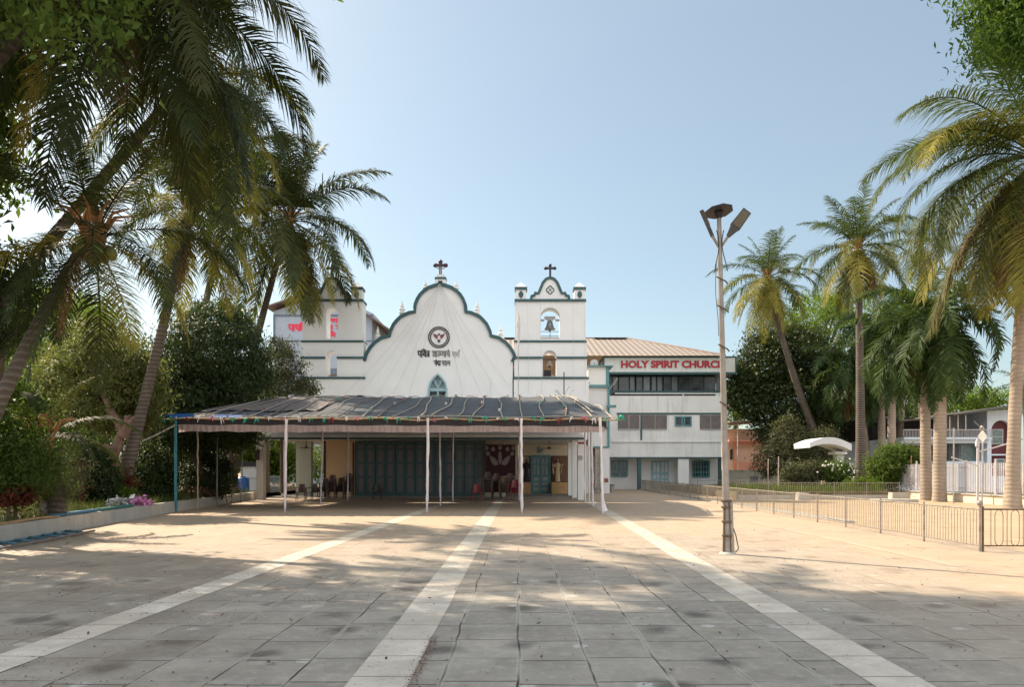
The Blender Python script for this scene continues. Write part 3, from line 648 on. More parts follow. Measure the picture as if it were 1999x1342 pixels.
# fans and lights
fan = thing('wall_fan', 'round wall fan above the small teal door', 'fan', P(1053,879,46))
x, y, z = P(1053,879,46); g = MB()
for r in (.25,.18,.1): g.tube([(x+r*math.cos(t),y,z+r*math.sin(t)) for t in np.linspace(0,2*PI,20)], .01, 4)
for i in range(16): t = i*PI/8; g.tube([(x,y-.02,z),(x+.25*math.cos(t),y,z+.25*math.sin(t))],.007,3)
obj('cage', g, tealmid, fan)
g = MB()
for i in range(3):
    t = i*2.094; g.add([(x,y+.02,z),(x+.2*math.cos(t-.4),y+.05,z+.2*math.sin(t-.4)),(x+.22*math.cos(t),y+.03,z+.22*math.sin(t)),(x+.2*math.cos(t+.4),y+.01,z+.2*math.sin(t+.4))],[(0,1,2,3)])
obj('blades', g, tealmid, fan); obj('bracket', MB().tube([(x,y,z),(x,y+3,z+.05)],.03,6), black, fan)
def ceilfan(px, py, D, lab):
    x, y, z = P(px,py,D); f = thing('ceiling_fan', lab, 'fan', (x,y,z), 'ceiling fans under the porch roof')
    obj('rod', MB().tube([(x,y,z),(x,y,3.42)],.02,5).lathe([(.03,0),(.11,.02),(.11,.1),(.04,.14)],(x,y,z-.05),10), M('brown_metal', (.08,.05,.04)), f)
    for i in range(3):
        t = i*2.094+.25; dx, dy = math.cos(t), math.sin(t); g = MB()
        g.hexa([(x+dx*.1-dy*.05,y+dy*.1+dx*.05,z),(x+dx*.1+dy*.05,y+dy*.1-dx*.05,z-.01),(x+dx*.62+dy*.07,y+dy*.62-dx*.07,z-.01),(x+dx*.62-dy*.07,y+dy*.62+dx*.07,z)],
               [(x+dx*.1-dy*.05,y+dy*.1+dx*.05,z+.012),(x+dx*.1+dy*.05,y+dy*.1-dx*.05,z+.002),(x+dx*.62+dy*.07,y+dy*.62-dx*.07,z+.002),(x+dx*.62-dy*.07,y+dy*.62+dx*.07,z+.012)])
        obj('blade', g, M('brown_metal', (.08,.05,.04)), f)
ceilfan(1072,876,42.5,'brown ceiling fan in front of the small teal door'); ceilfan(598,875,42,'dark ceiling fan near the left end of the porch')
# banner
bn = thing('banner', 'dark maroon banner with a pale winged dove and seven discs', 'banner', (X_(977,42.4), 42.4, 0))
D = 42.4; bx = lambda p: X_(p,D); bz = lambda p: Z_(p,D)
g = MB(); g.box(bx(948),bx(1006),D,D+.03,bz(930),bz(870.5)); g.box(bx(947),bx(1007),D-.02,D+.04,bz(870.4),bz(869)); obj('cloth', g, M('dark_maroon_cloth', (.045,.012,.018), .9), bn)
pw = M('pale_applique', (.21,.19,.19), .9, .2, 9); zx = lambda x, y: (X_(740+x/3.998,D), Z_(760+y/3.998,D))
for x, y in ((840,462),(890,470),(945,458),(1003,470),(1048,462),(850,505),(1040,505)):
    cx_, cz = zx(x, y); g = MB(); g.prism([(cx_+.12*math.cos(t),cz+.14*math.sin(t)) for t in np.linspace(0,2*PI,12)[:-1]], D-.02, D-.002); obj('disc', g, pw, bn)
for s_ in (1,-1):
    w = [zx(943+s_*a, b) for a, b in ((12,590),(40,598),(62,580),(78,545),(80,515),(58,528),(40,540),(22,560))]
    g = MB(); g.prism(w, D-.02-.002*s_, D-.003); obj('wing', g, pw, bn)
g = MB(); g.prism([zx(a,b) for a, b in ((932,500),(938,488),(950,488),(955,500),(960,560),(945,592),(930,560))], D-.03, D-.004); obj('dove', g, pw, bn)
g = MB(); g.tube([P(1007,869,D-.1),P(1008,937,D-.1)],.02,5); g.tube([P(1003,938,D-.1),P(1012,938,D-.1)],.02,5); obj('pole', g, M('pale_pole', (.5,.47,.42)), bn)

# ---- wall and pillars linking to the right wing
DL = 51.0; lx = lambda p: X_(p,DL); lz = lambda p: Z_(p,DL)
link = thing('link_block', 'white stair block with teal trim between the right tower and the office wing', 'building', (lx(1170),DL,0))
g = MB(); g.box(lx(1148),lx(1183),DL,DL+6,lz(752),lz(717)); g.box(lx(1148),lx(1188),DL+.1,DL+6,lz(872),lz(755)); g.box(lx(1143),lx(1153),DL+.1,DL+4,0,lz(872)); obj('wall', g, white, link)
g = MB(); g.box(lx(1176.5),lx(1190),DL,DL+.5,0,lz(873)); obj('pillar', g, white, link, 'white gate pillar with a small brown plaque')
g = MB(); g.box(lx(1143),lx(1196),DL-.25,DL+6.2,lz(717),lz(714.5)); g.box(lx(1183),lx(1189),DL-.05,DL+.3,lz(752),lz(717)); g.box(lx(1148),lx(1190),DL-.12,DL+.1,lz(757),lz(752)); g.box(lx(1186.5),lx(1190),DL-.05,DL+.2,lz(872),lz(757)); g.box(lx(1177),lx(1186.4),DL-.05,DL+.1,lz(837),lz(834)); g.box(lx(1153),lx(1190),DL-.06,DL+.12,lz(875),lz(872)); g.box(lx(1184),lx(1202),DL-.3,DL-.06,lz(797),lz(792)); obj('trim', g, tealmid, link)
g = MB(); g.box(lx(1179.5),lx(1187.5),DL-.03,DL-.002,lz(942.5),lz(934.5)); obj('plaque', g, M('brown_plaque', (.22,.08,.05), .6, .5, 20), link)
gt = MB()
for i in range(8): x = lx(1153.5)+i*(lx(1176)-lx(1153.5))/7; gt.tube([(x,DL+.15,.1),(x,DL+.15,lz(893))],.014,4)
for i in range(13): z = .15+i*.2; gt.tube([(lx(1153.5),DL+.15,z),(lx(1176),DL+.15,z)],.012,4)
obj('grille_gate', gt, M('pale_steel', (.35,.38,.4), .5), link)
g = MB(); g.box(lx(1153.5),lx(1178),DL+5.5,DL+5.7,0,lz(872)); obj('inner_wall', g, M('brown_interior', (.14,.09,.07)), link)
# satellite dish
x, y, z = P(1160,710,52.5); d = thing('satellite_dish', 'grey satellite dish on the roof beside the office sign', 'satellite dish', (x,y,z-.5))
g = MB(); vs = []; 
for i in range(5):
    for j in range(14): r = .3*i/4+.001; t = 2*PI*j/14; vs.append((x+r*math.cos(t), y-.06+.35*r*r+.0, z+r*math.sin(t)))
g.add(vs, [(i*14+j, i*14+(j+1)%14, (i+1)*14+(j+1)%14, (i+1)*14+j) for i in range(4) for j in range(14)], True); obj('dish', g, steel, d)
obj('mast', MB().tube([(x,y,z),(x,y+.1,z-.6)],.03,6).tube([(x,y,z-.2),(x,y-.3,z)],.012,4), rust, d)
# small lamp on arm
x, y, z = P(1191,760,50.2); sl_ = thing('wall_lamp', 'slanting grey flood lamp on an arm at the corner of the office wing', 'lamp', (x,y,z))
obj('arm', MB().tube([(x,y,z),P(1197,750,50.0)],.04,6), steel, sl_); obj('lamp_head', MB().hexa([P(1195,751,50),P(1199,753,50),P(1199,753,50.3),P(1195,751,50.3)],[P(1204,737,50),P(1207,740,50),P(1207,740,50.3),P(1204,737,50.3)]), M('grey_lamp', (.2,.2,.2)), sl_)

# ------------------------------------------------------------------ office wing
DO = 60.5; ox = lambda p: X_(p,DO); oz = lambda p: Z_(p,DO)
off = thing('office_building', 'three-storey grey white office wing with a red lettered sign and beige hipped roof', 'building', (ox(1300),DO,0))
XR = ox(1408)
g = MB(); g.box(ox(1190),XR,DO,DO+12,oz(893),oz(808)+1.5); obj('wall', g, white2, off)
# strip mullion floor
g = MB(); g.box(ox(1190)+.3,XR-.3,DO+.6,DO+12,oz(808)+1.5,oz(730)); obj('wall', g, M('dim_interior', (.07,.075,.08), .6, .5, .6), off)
g = MB(); g.box(ox(1190),ox(1194),DO-.03,DO+.5,oz(765),oz(735)); obj('trim', g, teal, off)
g = MB(); g.box(ox(1190),XR+.02,DO-.06,DO-.002,oz(768),oz(764)); g.box(ox(1204),XR+.02,DO-.06,DO-.002,oz(810),oz(806.5)); g.box(ox(1250),ox(1253.5),DO-.05,DO-.002,oz(860),oz(811)); g.box(ox(1190),XR+.02,DO-.07,DO+.25,oz(896),oz(893)); obj('trim', g, teal, off)
g = MB(); g.box(ox(1194),XR+.01,DO-.1,DO-.003,oz(864),oz(861.5)); g.box(ox(1200),XR+.01,DO-.08,DO-.004,oz(770),oz(768)); g.box(ox(1332),ox(1334.5),DO-.08,DO-.005,oz(805),oz(770.5)); obj('ledge', g, white2, off)
random.seed(11)
for i, (a, b, t) in enumerate(((1196,1207,0),(1208,1229,0),(1229.5,1240,1),(1242,1255,0),(1256,1270,1),(1272,1282,1),(1283,1294,1),(1296,1310,0),(1311,1324,1),(1326,1345,0),(1346,1374,0),(1375,1398,0),(1399,1407,1))):
    f = MB(); D = DO+.1; 
    f.box(ox(a),ox(a)+.05,D,D+.08,oz(764),oz(735)); f.box(ox(b)-.05,ox(b),D,D+.08,oz(764),oz(735)); f.box(ox(a)+.05,ox(b)-.05,D,D+.08,oz(764),oz(762.8)); f.box(ox(a)+.05,ox(b)-.05,D,D+.08,oz(736),oz(735))
    w_ = obj('window', f, M('dark_window_frame', (.04,.06,.065)), off)
    g = MB(); g.box(ox(a)+.05,ox(b)-.05,D+.03,D+.04,oz(762.8),oz(736)); obj('pane', g, M('sliding_glass_pale', (.10,.13,.15), .15, .3, .8) if t else glass, w_)
# fascia sign box
DS = 59.6; sx_ = lambda p: X_(p,DS); sz = lambda p: Z_(p,DS)
g = MB(); g.box(sx_(1180),sx_(1435),DS,DS+12,sz(727),sz(699)); sb = obj('sign_board', g, M('sign_white', (.58,.63,.62), .7, .05, .7, dirt=(.45,.44,.38), streak=.5), off)
g = MB(); g.box(sx_(1177),sx_(1437.5),DS-.04,DS+12.1,sz(699),sz(696)); g.box(sx_(1190),sx_(1437.5),DS-.04,DS+12.1,sz(731),sz(727)); g.box(sx_(1177),sx_(1180),DS-.03,DS+.4,sz(752),sz(699.01)); g.box(sx_(1435),sx_(1437.5),DS-.03,DS+12,sz(727),sz(699.01)); obj('sign_trim', g, teal, sb)
for p in (1199,1220,1260,1297,1330,1365,1400): g = MB(); g.box(sx_(p),sx_(p)+.02,DS-.006,DS-.001,sz(726.9),sz(699.1)); obj('seam', g, conc, sb)
text_mesh('lettering', 'HOLY SPIRIT CHURCH', sx_(1415)-sx_(1212), 14.5*DS/F, crimson, sb, sx_(1212), DS-.01, sz(719), bold=.045, depth=.05)
# hipped roof
g = MB(); z0, z1 = sz(697)+.02, Z_(661,70)
A = (X_(960,62),DS-.5,z0); B = (sx_(1412),DS-.5,z0); Cc = (sx_(1412),86,z0); Dd = (X_(960,62),86,z0); Ea = (X_(982,70),70,z1); Eb = (X_(1226,70),70,z1)
g.add([A,B,Cc,Dd,Ea,Eb],[(0,1,5,4),(1,2,5),(2,3,4,5),(3,0,4)]); obj('roof', g, roofm, off)
g = MB(); g.tube([Eb,(B[0],B[1],B[2]+.03)],.1,5); g.tube([Ea,Eb],.1,5); obj('ridge', g, M('dark_ridge', (.2,.14,.12)), off)
for i in range(6):
    a = 1146+i*12.6 if i else 985; b = a+11.5 if i else 1003; g = MB(); yy = 69.6
    g.hexa([(X_(a,70),yy-.5,Z_(663.5,70)),(X_(b,70),yy-.5,Z_(663.5,70)),(X_(b,70),yy+.4,Z_(661,70)),(X_(a,70),yy+.4,Z_(661,70))],[(X_(a,70),yy-.5,Z_(662.5,70)),(X_(b,70),yy-.5,Z_(662.5,70)),(X_(b,70),yy+.4,Z_(659.5,70)),(X_(a,70),yy+.4,Z_(659.5,70))]); obj('roof_panel', g, solarm, off)
# first-floor barred windows
for a, b in ((1206,1248),(1254,1302),(1366,1407)):
    g = MB(); g.box(ox(a),ox(b),DO-.012,DO-.003,oz(838),oz(811)); w_ = obj('window', g, M('brown_recess', (.06,.04,.04), .6, .4), off, 'barred window')
    g = MB()
    for i in range(int((b-a)*.62)): x = ox(a)+.04+i*.071; g.box(x,x+.02,DO-.05,DO-.03,oz(838),oz(811))
    g.box(ox(a),ox(b),DO-.09,DO-.013,oz(839.3),oz(838)); g.box(ox((a+b)/2),ox((a+b)/2)+.05,DO-.055,DO-.029,oz(838),oz(811)); obj('window_bars', g, M('pale_bars', (.4,.38,.38)), w_)
g = MB()
for a, b in ((1317,1332.5),(1334.5,1350)):
    g.box(ox(a),ox(a+2.5),DO-.08,DO-.003,oz(833),oz(813)); g.box(ox(b-2.5),ox(b),DO-.08,DO-.003,oz(833),oz(813)); g.box(ox(a+2.5),ox(b-2.5),DO-.08,DO-.003,oz(833),oz(830.5)); g.box(ox(a+2.5),ox(b-2.5),DO-.08,DO-.003,oz(815.5),oz(813))
w_ = obj('window', g, tealmid, off, 'small teal framed double window'); g = MB(); g.box(ox(1319),ox(1348),DO-.02,DO-.0035,oz(831),oz(815)); obj('pane', g, glass, w_)
# ground floor set back
DG = 62.5; gx = lambda p: X_(p,DG); gz = lambda p: Z_(p,DG)
g = MB(); g.box(gx(1180),gx(1402),DG,DG+10,0,gz(894)+.3); obj('wall', g, white, off)
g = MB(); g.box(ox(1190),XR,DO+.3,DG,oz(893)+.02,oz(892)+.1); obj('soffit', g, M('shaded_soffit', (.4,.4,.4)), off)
g = MB(); g.box(ox(1245),ox(1252),DO+.05,DO+.4,0,oz(896)); g.box(ox(1404),ox(1409),DO+.05,DO+.4,0,oz(896)); obj('post', g, teal, off)
g = MB(); g.box(ox(1324),ox(1345),DO+.02,DO+.6,0,oz(893)-.001); obj('pillar', g, white, off)
def casement(a, b, y0, y1, cols):
    f = MB(); D = DG; f.box(gx(a),gx(b),D-.04,D-.003,gz(y1),gz(y0)); w_ = obj('window', f, glass, off)
    g = MB(); m = (a+b)/2; H = gz(y0)-gz(y1)
    for p in np.linspace(a, b, cols+1): t = .07 if p in (a, b) or abs(p-m) < .5 else .03; g.box(gx(p)-t,gx(p)+t,D-.1,D-.041,gz(y1),gz(y0))
    for q, t in ((gz(y1),.07),(gz(y1)+H*.3,.05),(gz(y1)+H*.65,.03),(gz(y0),.07)): g.box(gx(a)+.01,gx(b)-.01,D-.095,D-.042,q-t,q+t)
    obj('window_frame', g, tealmid, w_)
casement(1194,1224,901,931,4); casement(1352,1384,901,932,6)
g = MB(); g.box(gx(1271),gx(1305),DG-.1,DG-.003,0,gz(900)); dd = obj('door', g, paleblue, off, 'pale blue panelled double door')
g = MB()
for p in (1275,1282,1291,1298):
    for y0, y1 in ((904,922),(928,935),(938,943)): g.box(gx(p),gx(p+4.5),DG-.115,DG-.101,gz(y1),gz(y0))
obj('panel', g, M('near_white_panel', (.55,.6,.64)), dd)
# bin by the pillar
x, y, z = P(1195,960,54); y = 54; tb = thing('dustbin', 'small grey dustbin beside the white gate pillar', 'bin', (x,y,0))
obj('bin_body', MB().lathe([(.13,0),(.18,.5),(.19,.52),(.17,.53),(.12,.1)],(x,y,0),14), bin_m, tb); obj('liner', MB().lathe([(.2,.5),(.21,.56),(.17,.58)],(x,y,0),12), M('bin_liner', (.12,.12,.11)), tb)

# ------------------------------------------------------------------ grey-blue school building behind the left tower
D = 75.0; bxx = lambda p: X_(p,D); bzz = lambda p: Z_(p,D)
sch = thing('school_building', 'grey blue gabled building with red Devanagari lettering behind the left tower', 'building', (bxx(640),D,0))
g = MB(); g.prism([(bxx(534),0),(bxx(728),0),(bxx(728),bzz(612)),(bxx(640),bzz(572)),(bxx(534),bzz(608))], D, D+18); obj('wall', g, greyblue, sch)
g = MB(); g.box(bxx(534),bxx(728),D-.08,D-.003,bzz(618),bzz(614.5)); g.box(bxx(726.5),bxx(728.2),D-.1,D-.004,bzz(668),bzz(614)); g.box(bxx(533.8),bxx(537),D-.1,D-.004,bzz(690),bzz(614)); g.box(bxx(534),bxx(728),D-.08,D-.003,bzz(667),bzz(665)); g.box(bxx(600),bxx(728),D-.05,D-.003,bzz(738),bzz(720)); obj('trim', g, bluegrey_dark, sch)
rf = M('brown_sheet_roof', (.16,.11,.10), .7, .3)
for a, b, c_, d_ in ((525,605,641,566),(641,566,762,648)):
    g = MB(); p, q = (bxx(a),bzz(b)), (bxx(c_),bzz(d_)); g.hexa([(p[0],D-1,p[1]),(q[0],D-1,q[1]),(q[0],D+18,q[1]),(p[0],D+18,p[1])],[(p[0],D-1,p[1]+.18),(q[0],D-1,q[1]+.18),(q[0],D+18,q[1]+.18),(p[0],D+18,p[1]+.18)]); obj('roof', g, rf, sch)
deva('lettering', ['pa','aa','tha','ma','i','ka'] if 'ka' in ST else ['pa','aa','tha','i','ma'], bxx(563.5), D-.01, bzz(646), .62, 1.75, red, sch, bold=.24)
deva('lettering', ['sa','e','nna','tha','la'], bxx(637), D-.01, bzz(630.5), .42, 1.5, red, sch, bold=.25)
deva('lettering', ['la','uu',' ','na','va'], bxx(639), D-.01, bzz(646), .55, 1.9, red, sch, bold=.24)
deva('lettering', ['ba','aa','la'], bxx(637), D-.01, bzz(658.5), .42, .95, red, sch, bold=.25)

# ------------------------------------------------------------------ shade canopy in front of the porch
random.seed(5)
can = thing('shade_canopy', 'grey net shade canopy tied to crooked branches on cloth wrapped poles before the church', 'canopy', (-4.8,28,0))
CXL, CXR = -13.35, 3.62
def roof_pt(u, v):     # u across 0..1, v front to back 0..1
    x = CXL+(CXR-CXL)*u - .15*v*(1-u); y = 28+11.9*v
    z = 3.66+1.96*math.sin(v*PI/2*.92)/math.sin(PI/2*.92)+.012*math.sin(u*57+v*3)*(1-v*.5)+.025*math.sin(u*23+1.3*v)
    z -= .5*max(0, (u-.93)/.07)**2*v
    z -= .55*max(0, (.12-u)/.12)**1.5*v
    return Vector((x, y, z))
nu, nv = 120, 24; g = MB(); vs = []
for j in range(nv+1):
    for i in range(nu+1):
        p = roof_pt(i/nu, j/nv); ph = (i/nu*20) % 1; p.z += -.02*math.sin(PI*ph)*(1 if j else .5)+random.uniform(-.004,.004)
        if j == 0: p.y += .06*math.sin(i*.9)+.04*math.sin(i*2.3); 
        vs.append(p)
g.add(vs, [(j*(nu+1)+i, j*(nu+1)+i+1, (j+1)*(nu+1)+i+1, (j+1)*(nu+1)+i) for j in range(nv) for i in range(nu)], True)
rs_ = obj('roof_sheet', g, tarp, can)
# second loose net layers at the left
g = MB(); vs = []
for j in range(9):
    for i in range(31):
        p = roof_pt(.0+.30*i/30, .15+.8*j/8); p.z += .035+.02*math.sin(i*1.7+j); vs.append(p)
g.add(vs, [(j*31+i, j*31+i+1, (j+1)*31+i+1, (j+1)*31+i) for j in range(8) for i in range(30)], True)
obj('net_layer', g, M('brownish_net', (.13,.115,.11), .85, .4, 3, dirt=(.05,.045,.045)), can)
# branches lashed over the net
woods = [M('grey_branch', (.33,.30,.27), .85, .3, 9), wood, M('brown_branch', (.17,.13,.11), .85, .3, 9)]
us = [.035,.075,.12,.165,.205,.245,.29,.33,.375,.42,.465,.51,.555,.60,.645,.69,.74,.79,.845,.90,.955]
for i, u in enumerate(us):
    pts = []; off_ = random.uniform(-.018,.018); am = random.uniform(.06,.18); ph = random.uniform(0,6)
    for k in range(13):
        v = k/12; uu = u+off_*v+am/17*(math.sin(v*7+ph)+.5*math.sin(v*15+ph*2)); p = roof_pt(uu, min(v,.995)); p.z += .06; pts.append(p)
    pts[0].y -= .12; r = random.uniform(.017,.028)
    if i > 10: pts.append(pts[-1]+Vector((random.uniform(-.1,.1), .12, .2)))
    obj('branch', MB().tube(pts, [r*1.2*(1-.35*k/len(pts)) for k in range(len(pts))], 5), woods[1 if i > 11 else (0 if i % 2 else 2)], can)
g = MB(); pts = [roof_pt(.915+.05*t, .95-.85*t)+Vector((0,0,.09)) for t in np.linspace(0,1,8)]; obj('branch', g.tube(pts, .03, 5), woods[1], can)
# eave rails
def rail(xa, xb, z, y, r=.03, wob=.03):
    n_ = 30; return MB().tube([(xa+(xb-xa)*i/n_, y+random.uniform(-.02,.02), z+wob*math.sin(i*.8+xa)) for i in range(n_+1)], r, 5)
obj('eave_rail', rail(-14.0, -4.5, 3.63, 27.93), bamboo, can); obj('eave_rail', rail(-5.2, 4.05, 3.6, 27.9), bamboo, can)
obj('eave_rail', rail(-13.6, 3.8, 3.72, 28.1, .022), wood, can)
obj('eave_rail', MB().tube([(3.72,28,3.6),(3.75,33,4.6),(3.6,38,5.1)],.03,5), wood, can)
for i in range(6):
    y = 29.5+i*1.95; v = (y-28)/11.9
    obj('cross_rail', MB().tube([roof_pt(u_, v)+Vector((0,0,-.12)) for u_ in np.linspace(0,1,14)], .03, 5), bamboo, can)
# black net strip and pink valance
def hang(name, x0, x1, y, zt, zb, mat, n, am, pleat):
    vs = []; m_ = 4
    for j in range(m_+1):
        for i in range(n+1):
            t = i/n; x = x0+(x1-x0)*t; zz = zt(t)+(zb(t)-zt(t))*j/m_
            vs.append((x, y+am*math.sin(t*pleat)*(.3+.7*j/m_)+.5*am*math.sin(t*pleat*2.7+1), zz))
    return obj(name, MB().add(vs, [(j*(n+1)+i, j*(n+1)+i+1, (j+1)*(n+1)+i+1, (j+1)*(n+1)+i) for j in range(m_) for i in range(n)], True), mat, can)
hang('net_strip', -13.3, 3.45, 28.02, lambda t: 3.66, lambda t: 3.30+.03*math.sin(t*40)-.04*t, blacknet, 160, .02, 90)
hang('valance', -13.25, 3.35, 27.96, lambda t: 3.40-.06*t+.015*math.sin(t*55)+.0*t, lambda t: 3.10-.0*t+.035*abs(math.sin(t*44))*(1 if t < .38 else .35)+.015*math.sin(t*19), valm, 500, .022, 420)
g = MB(); vs = []
for i in range(25):
    p = roof_pt(.001, .02+.4*i/24); vs += [(p.x-.02,p.y,p.z-.02),(p.x-.05,p.y,p.z-.55)]
g.add(vs, [(2*i,2*i+1,2*i+3,2*i+2) for i in range(24)]); obj('side_net', g, blacknet, can)
obj('blue_sheet', MB().add([(-13.75,27.88,3.72),(-12.6,27.86,3.7),(-12.6,27.9,3.82),(-13.7,27.95,3.84),(-13.2,27.85,3.66)],[(0,1,2,3),(0,4,1)]), M('blue_sheet', (.02,.13,.45), .5, .3), can)
obj('blue_sheet', MB().add([(-11.9,27.86,3.70),(-10.7,27.86,3.69),(-10.8,27.95,3.78),(-11.8,27.95,3.8)],[(0,1,2,3)]), M('blue_sheet', (.02,.13,.45)), can)
# ties
def tie(x, y, z, mat, s_=1.):
    g = MB()
    for k in range(4):
        a = random.uniform(-.12,.12)*s_; b = random.uniform(-.2,-.02)*s_; g.tube([(x,y,z+.03),(x+a*.5,y-.06,z+.02),(x+a,y-.05,z+b)],[.016,.022,.01],4)
    g.ball((x,y-.02,z), .045*s_, 6); return obj('tie', g, mat, can)
tc_ = [greenp, greenp, redp, wrap, M('pink_plastic', (.6,.12,.25)), wrap]
for i, x in enumerate(np.linspace(-13.9, 3.9, 38)): tie(x+random.uniform(-.12,.12), 27.86, 3.64+random.uniform(-.03,.05), tc_[i % 6 if random.random() < .8 else 0], random.uniform(.6,1.25))
tie(-13.95,27.85,3.72,greenp,2.2); tie(4.0,27.85,3.7,greenp,2.)
for i in range(26):
    u = random.choice(us); v = random.uniform(.1,.8); p = roof_pt(u, v); o_ = tie(p.x, p.y, p.z+.08, random.choice([greenp,wrap,redp,wrap]), .7)
# posts
tealpost = M('teal_post_paint', (.02,.17,.21), .5, .2, 4)
def post(px, pyb, mat, r=.045, lean=0., ztop=None, lab=None, bag=False):
    D = F*CH/(pyb-HY); x = X_(px, D); v = max(0, min(1, (D-28)/11.9)); zt = ztop or roof_pt((x-CXL)/(CXR-CXL), v).z-.05
    n_ = 14; pts = [(x+lean*(k/n_)+random.uniform(-.012,.012), D+random.uniform(-.01,.01), .0+zt*k/n_) for k in range(n_+1)]
    rs = [r*random.uniform(.8,1.25) if mat is wrap else r for k in range(n_+1)]
    if mat is wrap: rs[0] = .02
    o_ = obj('post', MB().tube(pts, rs, 7), mat, can, lab)
    return o_
post(343, 1000, tealpost, .055, lab='bare teal post at the left front corner')
post(556, 1001, wrap, .05, .06); post(834, 1001, wrap, .05, .03); post(1019, 1002, wrap, .055, -.03); post(1177, 1004, wrap, .05, -.1)
obj('cloth_bunch', MB().tube([(3.24,27.9,.75),(3.3,27.9,.3),(3.36,27.9,.02)],[.05,.09,.13],7), wrap, can)
post(626, 989, wrap, .038, .12); post(859.5, 989, wrap, .04, -.02); post(679, 978.5, wrap, .035, .05); post(884, 983, wrap, .035, .03)
post(1013, 979, wrap, .04, .02); post(1142, 981, wrap, .045, 0); post(1150, 984.5, wrap, .045, -.05); post(1157.5, 990, wrap, .05, -.1)
gp = M('grey_post', (.2,.2,.2)); post(386, 995, M('bare_bamboo_post', (.42,.33,.22)), .035); post(424, 989, gp, .035); post(452, 984, gp, .045); post(470, 981, gp, .03, .2)
obj('side_branch', MB().tube([P(300,806,28),P(345,810,28)],.03,5), wood, can); obj('side_branch', MB().tube([P(255,872,26.5),P(300,852,27.3),P(343,830,28)],.035,5), wood, can)
# flagpole and wire tree behind the canopy
x, y, z = P(1012,700,40.05); y = 40.05
fp = thing('flagpole', 'thin steel flagpole with a furled white flag before the gable', 'flagpole', (x,y,0))
obj('pole', MB().tube([(x,y,0),(x,y,Z_(610,40.05))],[.03,.018],6), steel, fp)
g = MB(); z0, z1 = Z_(691,40.05), Z_(612,40.05); n_ = 16; pts = [(x-.0+.02*math.sin(i*1.3), y-.05, z1+(z0-z1)*i/n_) for i in range(n_+1)]
g.tube(pts, [.02+.075*math.sin(PI*(i/n_)**.6)*random.uniform(.8,1.15) for i in range(n_+1)], 7); obj('flag', g, M('off_white_flag', (.60,.60,.58), .9, .1), fp)
x = X_(1101,44.6); y = 44.6; wt = thing('wire_tree', 'thin bare wire tree ornament above the canopy before the right tower', 'ornament', (x,y,3.75))
g = MB().tube([(x,y,3.75),(x,y,Z_(727,y))],.035,5); obj('stem', g, black, wt); g = MB(); random.seed(8)
for i in range(22):
    s_ = random.choice((-1,1)); z0 = random.uniform(4.6, 6.4); l_ = random.uniform(.25,.5); q = random.uniform(-.4,.4)
    pts = [(x+s_*l_*math.sin(t*1.5), y+q*t, z0+1.0*t-.25*t*t*(1 if z0 < 6 else 1.6)) for t in np.linspace(0,1,6)]; g.tube(pts, .011, 3)
    g.tube([pts[-1],(pts[-1][0]+s_*.1,pts[-1][1],pts[-1][2]+.02),(pts[-1][0]+s_*.12,pts[-1][1],pts[-1][2]-.08)],.01,3)
obj('branches', g, M('thin_brown_wire', (.16,.12,.1)), wt)

# ------------------------------------------------------------------ chairs under the porch
ORD = ['lowest', 'second', 'third', 'fourth', 'fifth', 'sixth', 'seventh', 'eighth', 'ninth', 'topmost']
def chair_parts(mat):
    legs = []
    for sx in (-1,1):
        for sy in (-1,1): legs.append(MB().tube([(sx*.24,sy*.23,0),(sx*.21,sy*.2,.43)],[.018,.03],5))
    seat = MB().hexa([(-.21,-.22,.40),(.21,-.22,.40),(.19,.2,.385),(-.19,.2,.385)],[(-.23,-.24,.435),(.23,-.24,.435),(.2,.2,.42),(-.2,.2,.42)])
    back = MB(); vs = []
    for j in range(5):
        for i in range(7):
            t = i/6*2-1; zz = .42+.42*j/4; vs.append((t*(.2-.01*j+.0), .19+.07*j/4+.05*(1-t*t), zz+(.03*(1-t*t) if j == 4 else 0)))
    back.add(vs, [(j*7+i,j*7+i+1,(j+1)*7+i+1,(j+1)*7+i) for j in range(4) for i in range(6)], True); vs2 = [(a,b+.02,c) for a,b,c in vs]
    back.add(vs2, [(j*7+i,(j+1)*7+i,(j+1)*7+i+1,j*7+i+1) for j in range(4) for i in range(6)], True)
    arm = MB()
    for sx in (-1,1): arm.tube([(sx*.21,.22,.66),(sx*.26,.1,.65),(sx*.27,-.16,.63),(sx*.25,-.21,.42)],[.022,.028,.028,.022],5)
    return legs, seat, back, arm
def chair(loc, rz, mat, label):
    t = thing('plastic_chair', label, 'chair', loc, 'loose plastic chairs under the porch'); t.rotation_euler.z = rz
    legs, seat, back, arm = chair_parts(mat)
    for l_ in legs: obj('leg', l_, mat, t, local=True)
    obj('seat', seat, mat, t, local=True); obj('backrest', back, mat, t, local=True); obj('armrests', arm, mat, t, local=True); return t
chair((X_(588,39.6),39.6,.0),.1,brownp,'brown plastic chair in front of the pale green pillar')
chair((X_(609,39.8),39.8,.0),-.4,darkp,'dark plastic chair just right of the brown chair by the pale green pillar')
chair((X_(737,40),40,.0),.05,darkp,'single dark plastic chair before the folding doors')
chair((X_(931,38.8),38.8,.0),.0,redp,'red plastic chair left of the chair stacks under the banner')
def stack_mesh(mat):
    legs, seat, back, arm = chair_parts(mat); m = MB()
    for q in legs+[seat, back, arm]: m.add(q.v, q.f, True)
    return m.mesh('plastic_chair', mat, False)
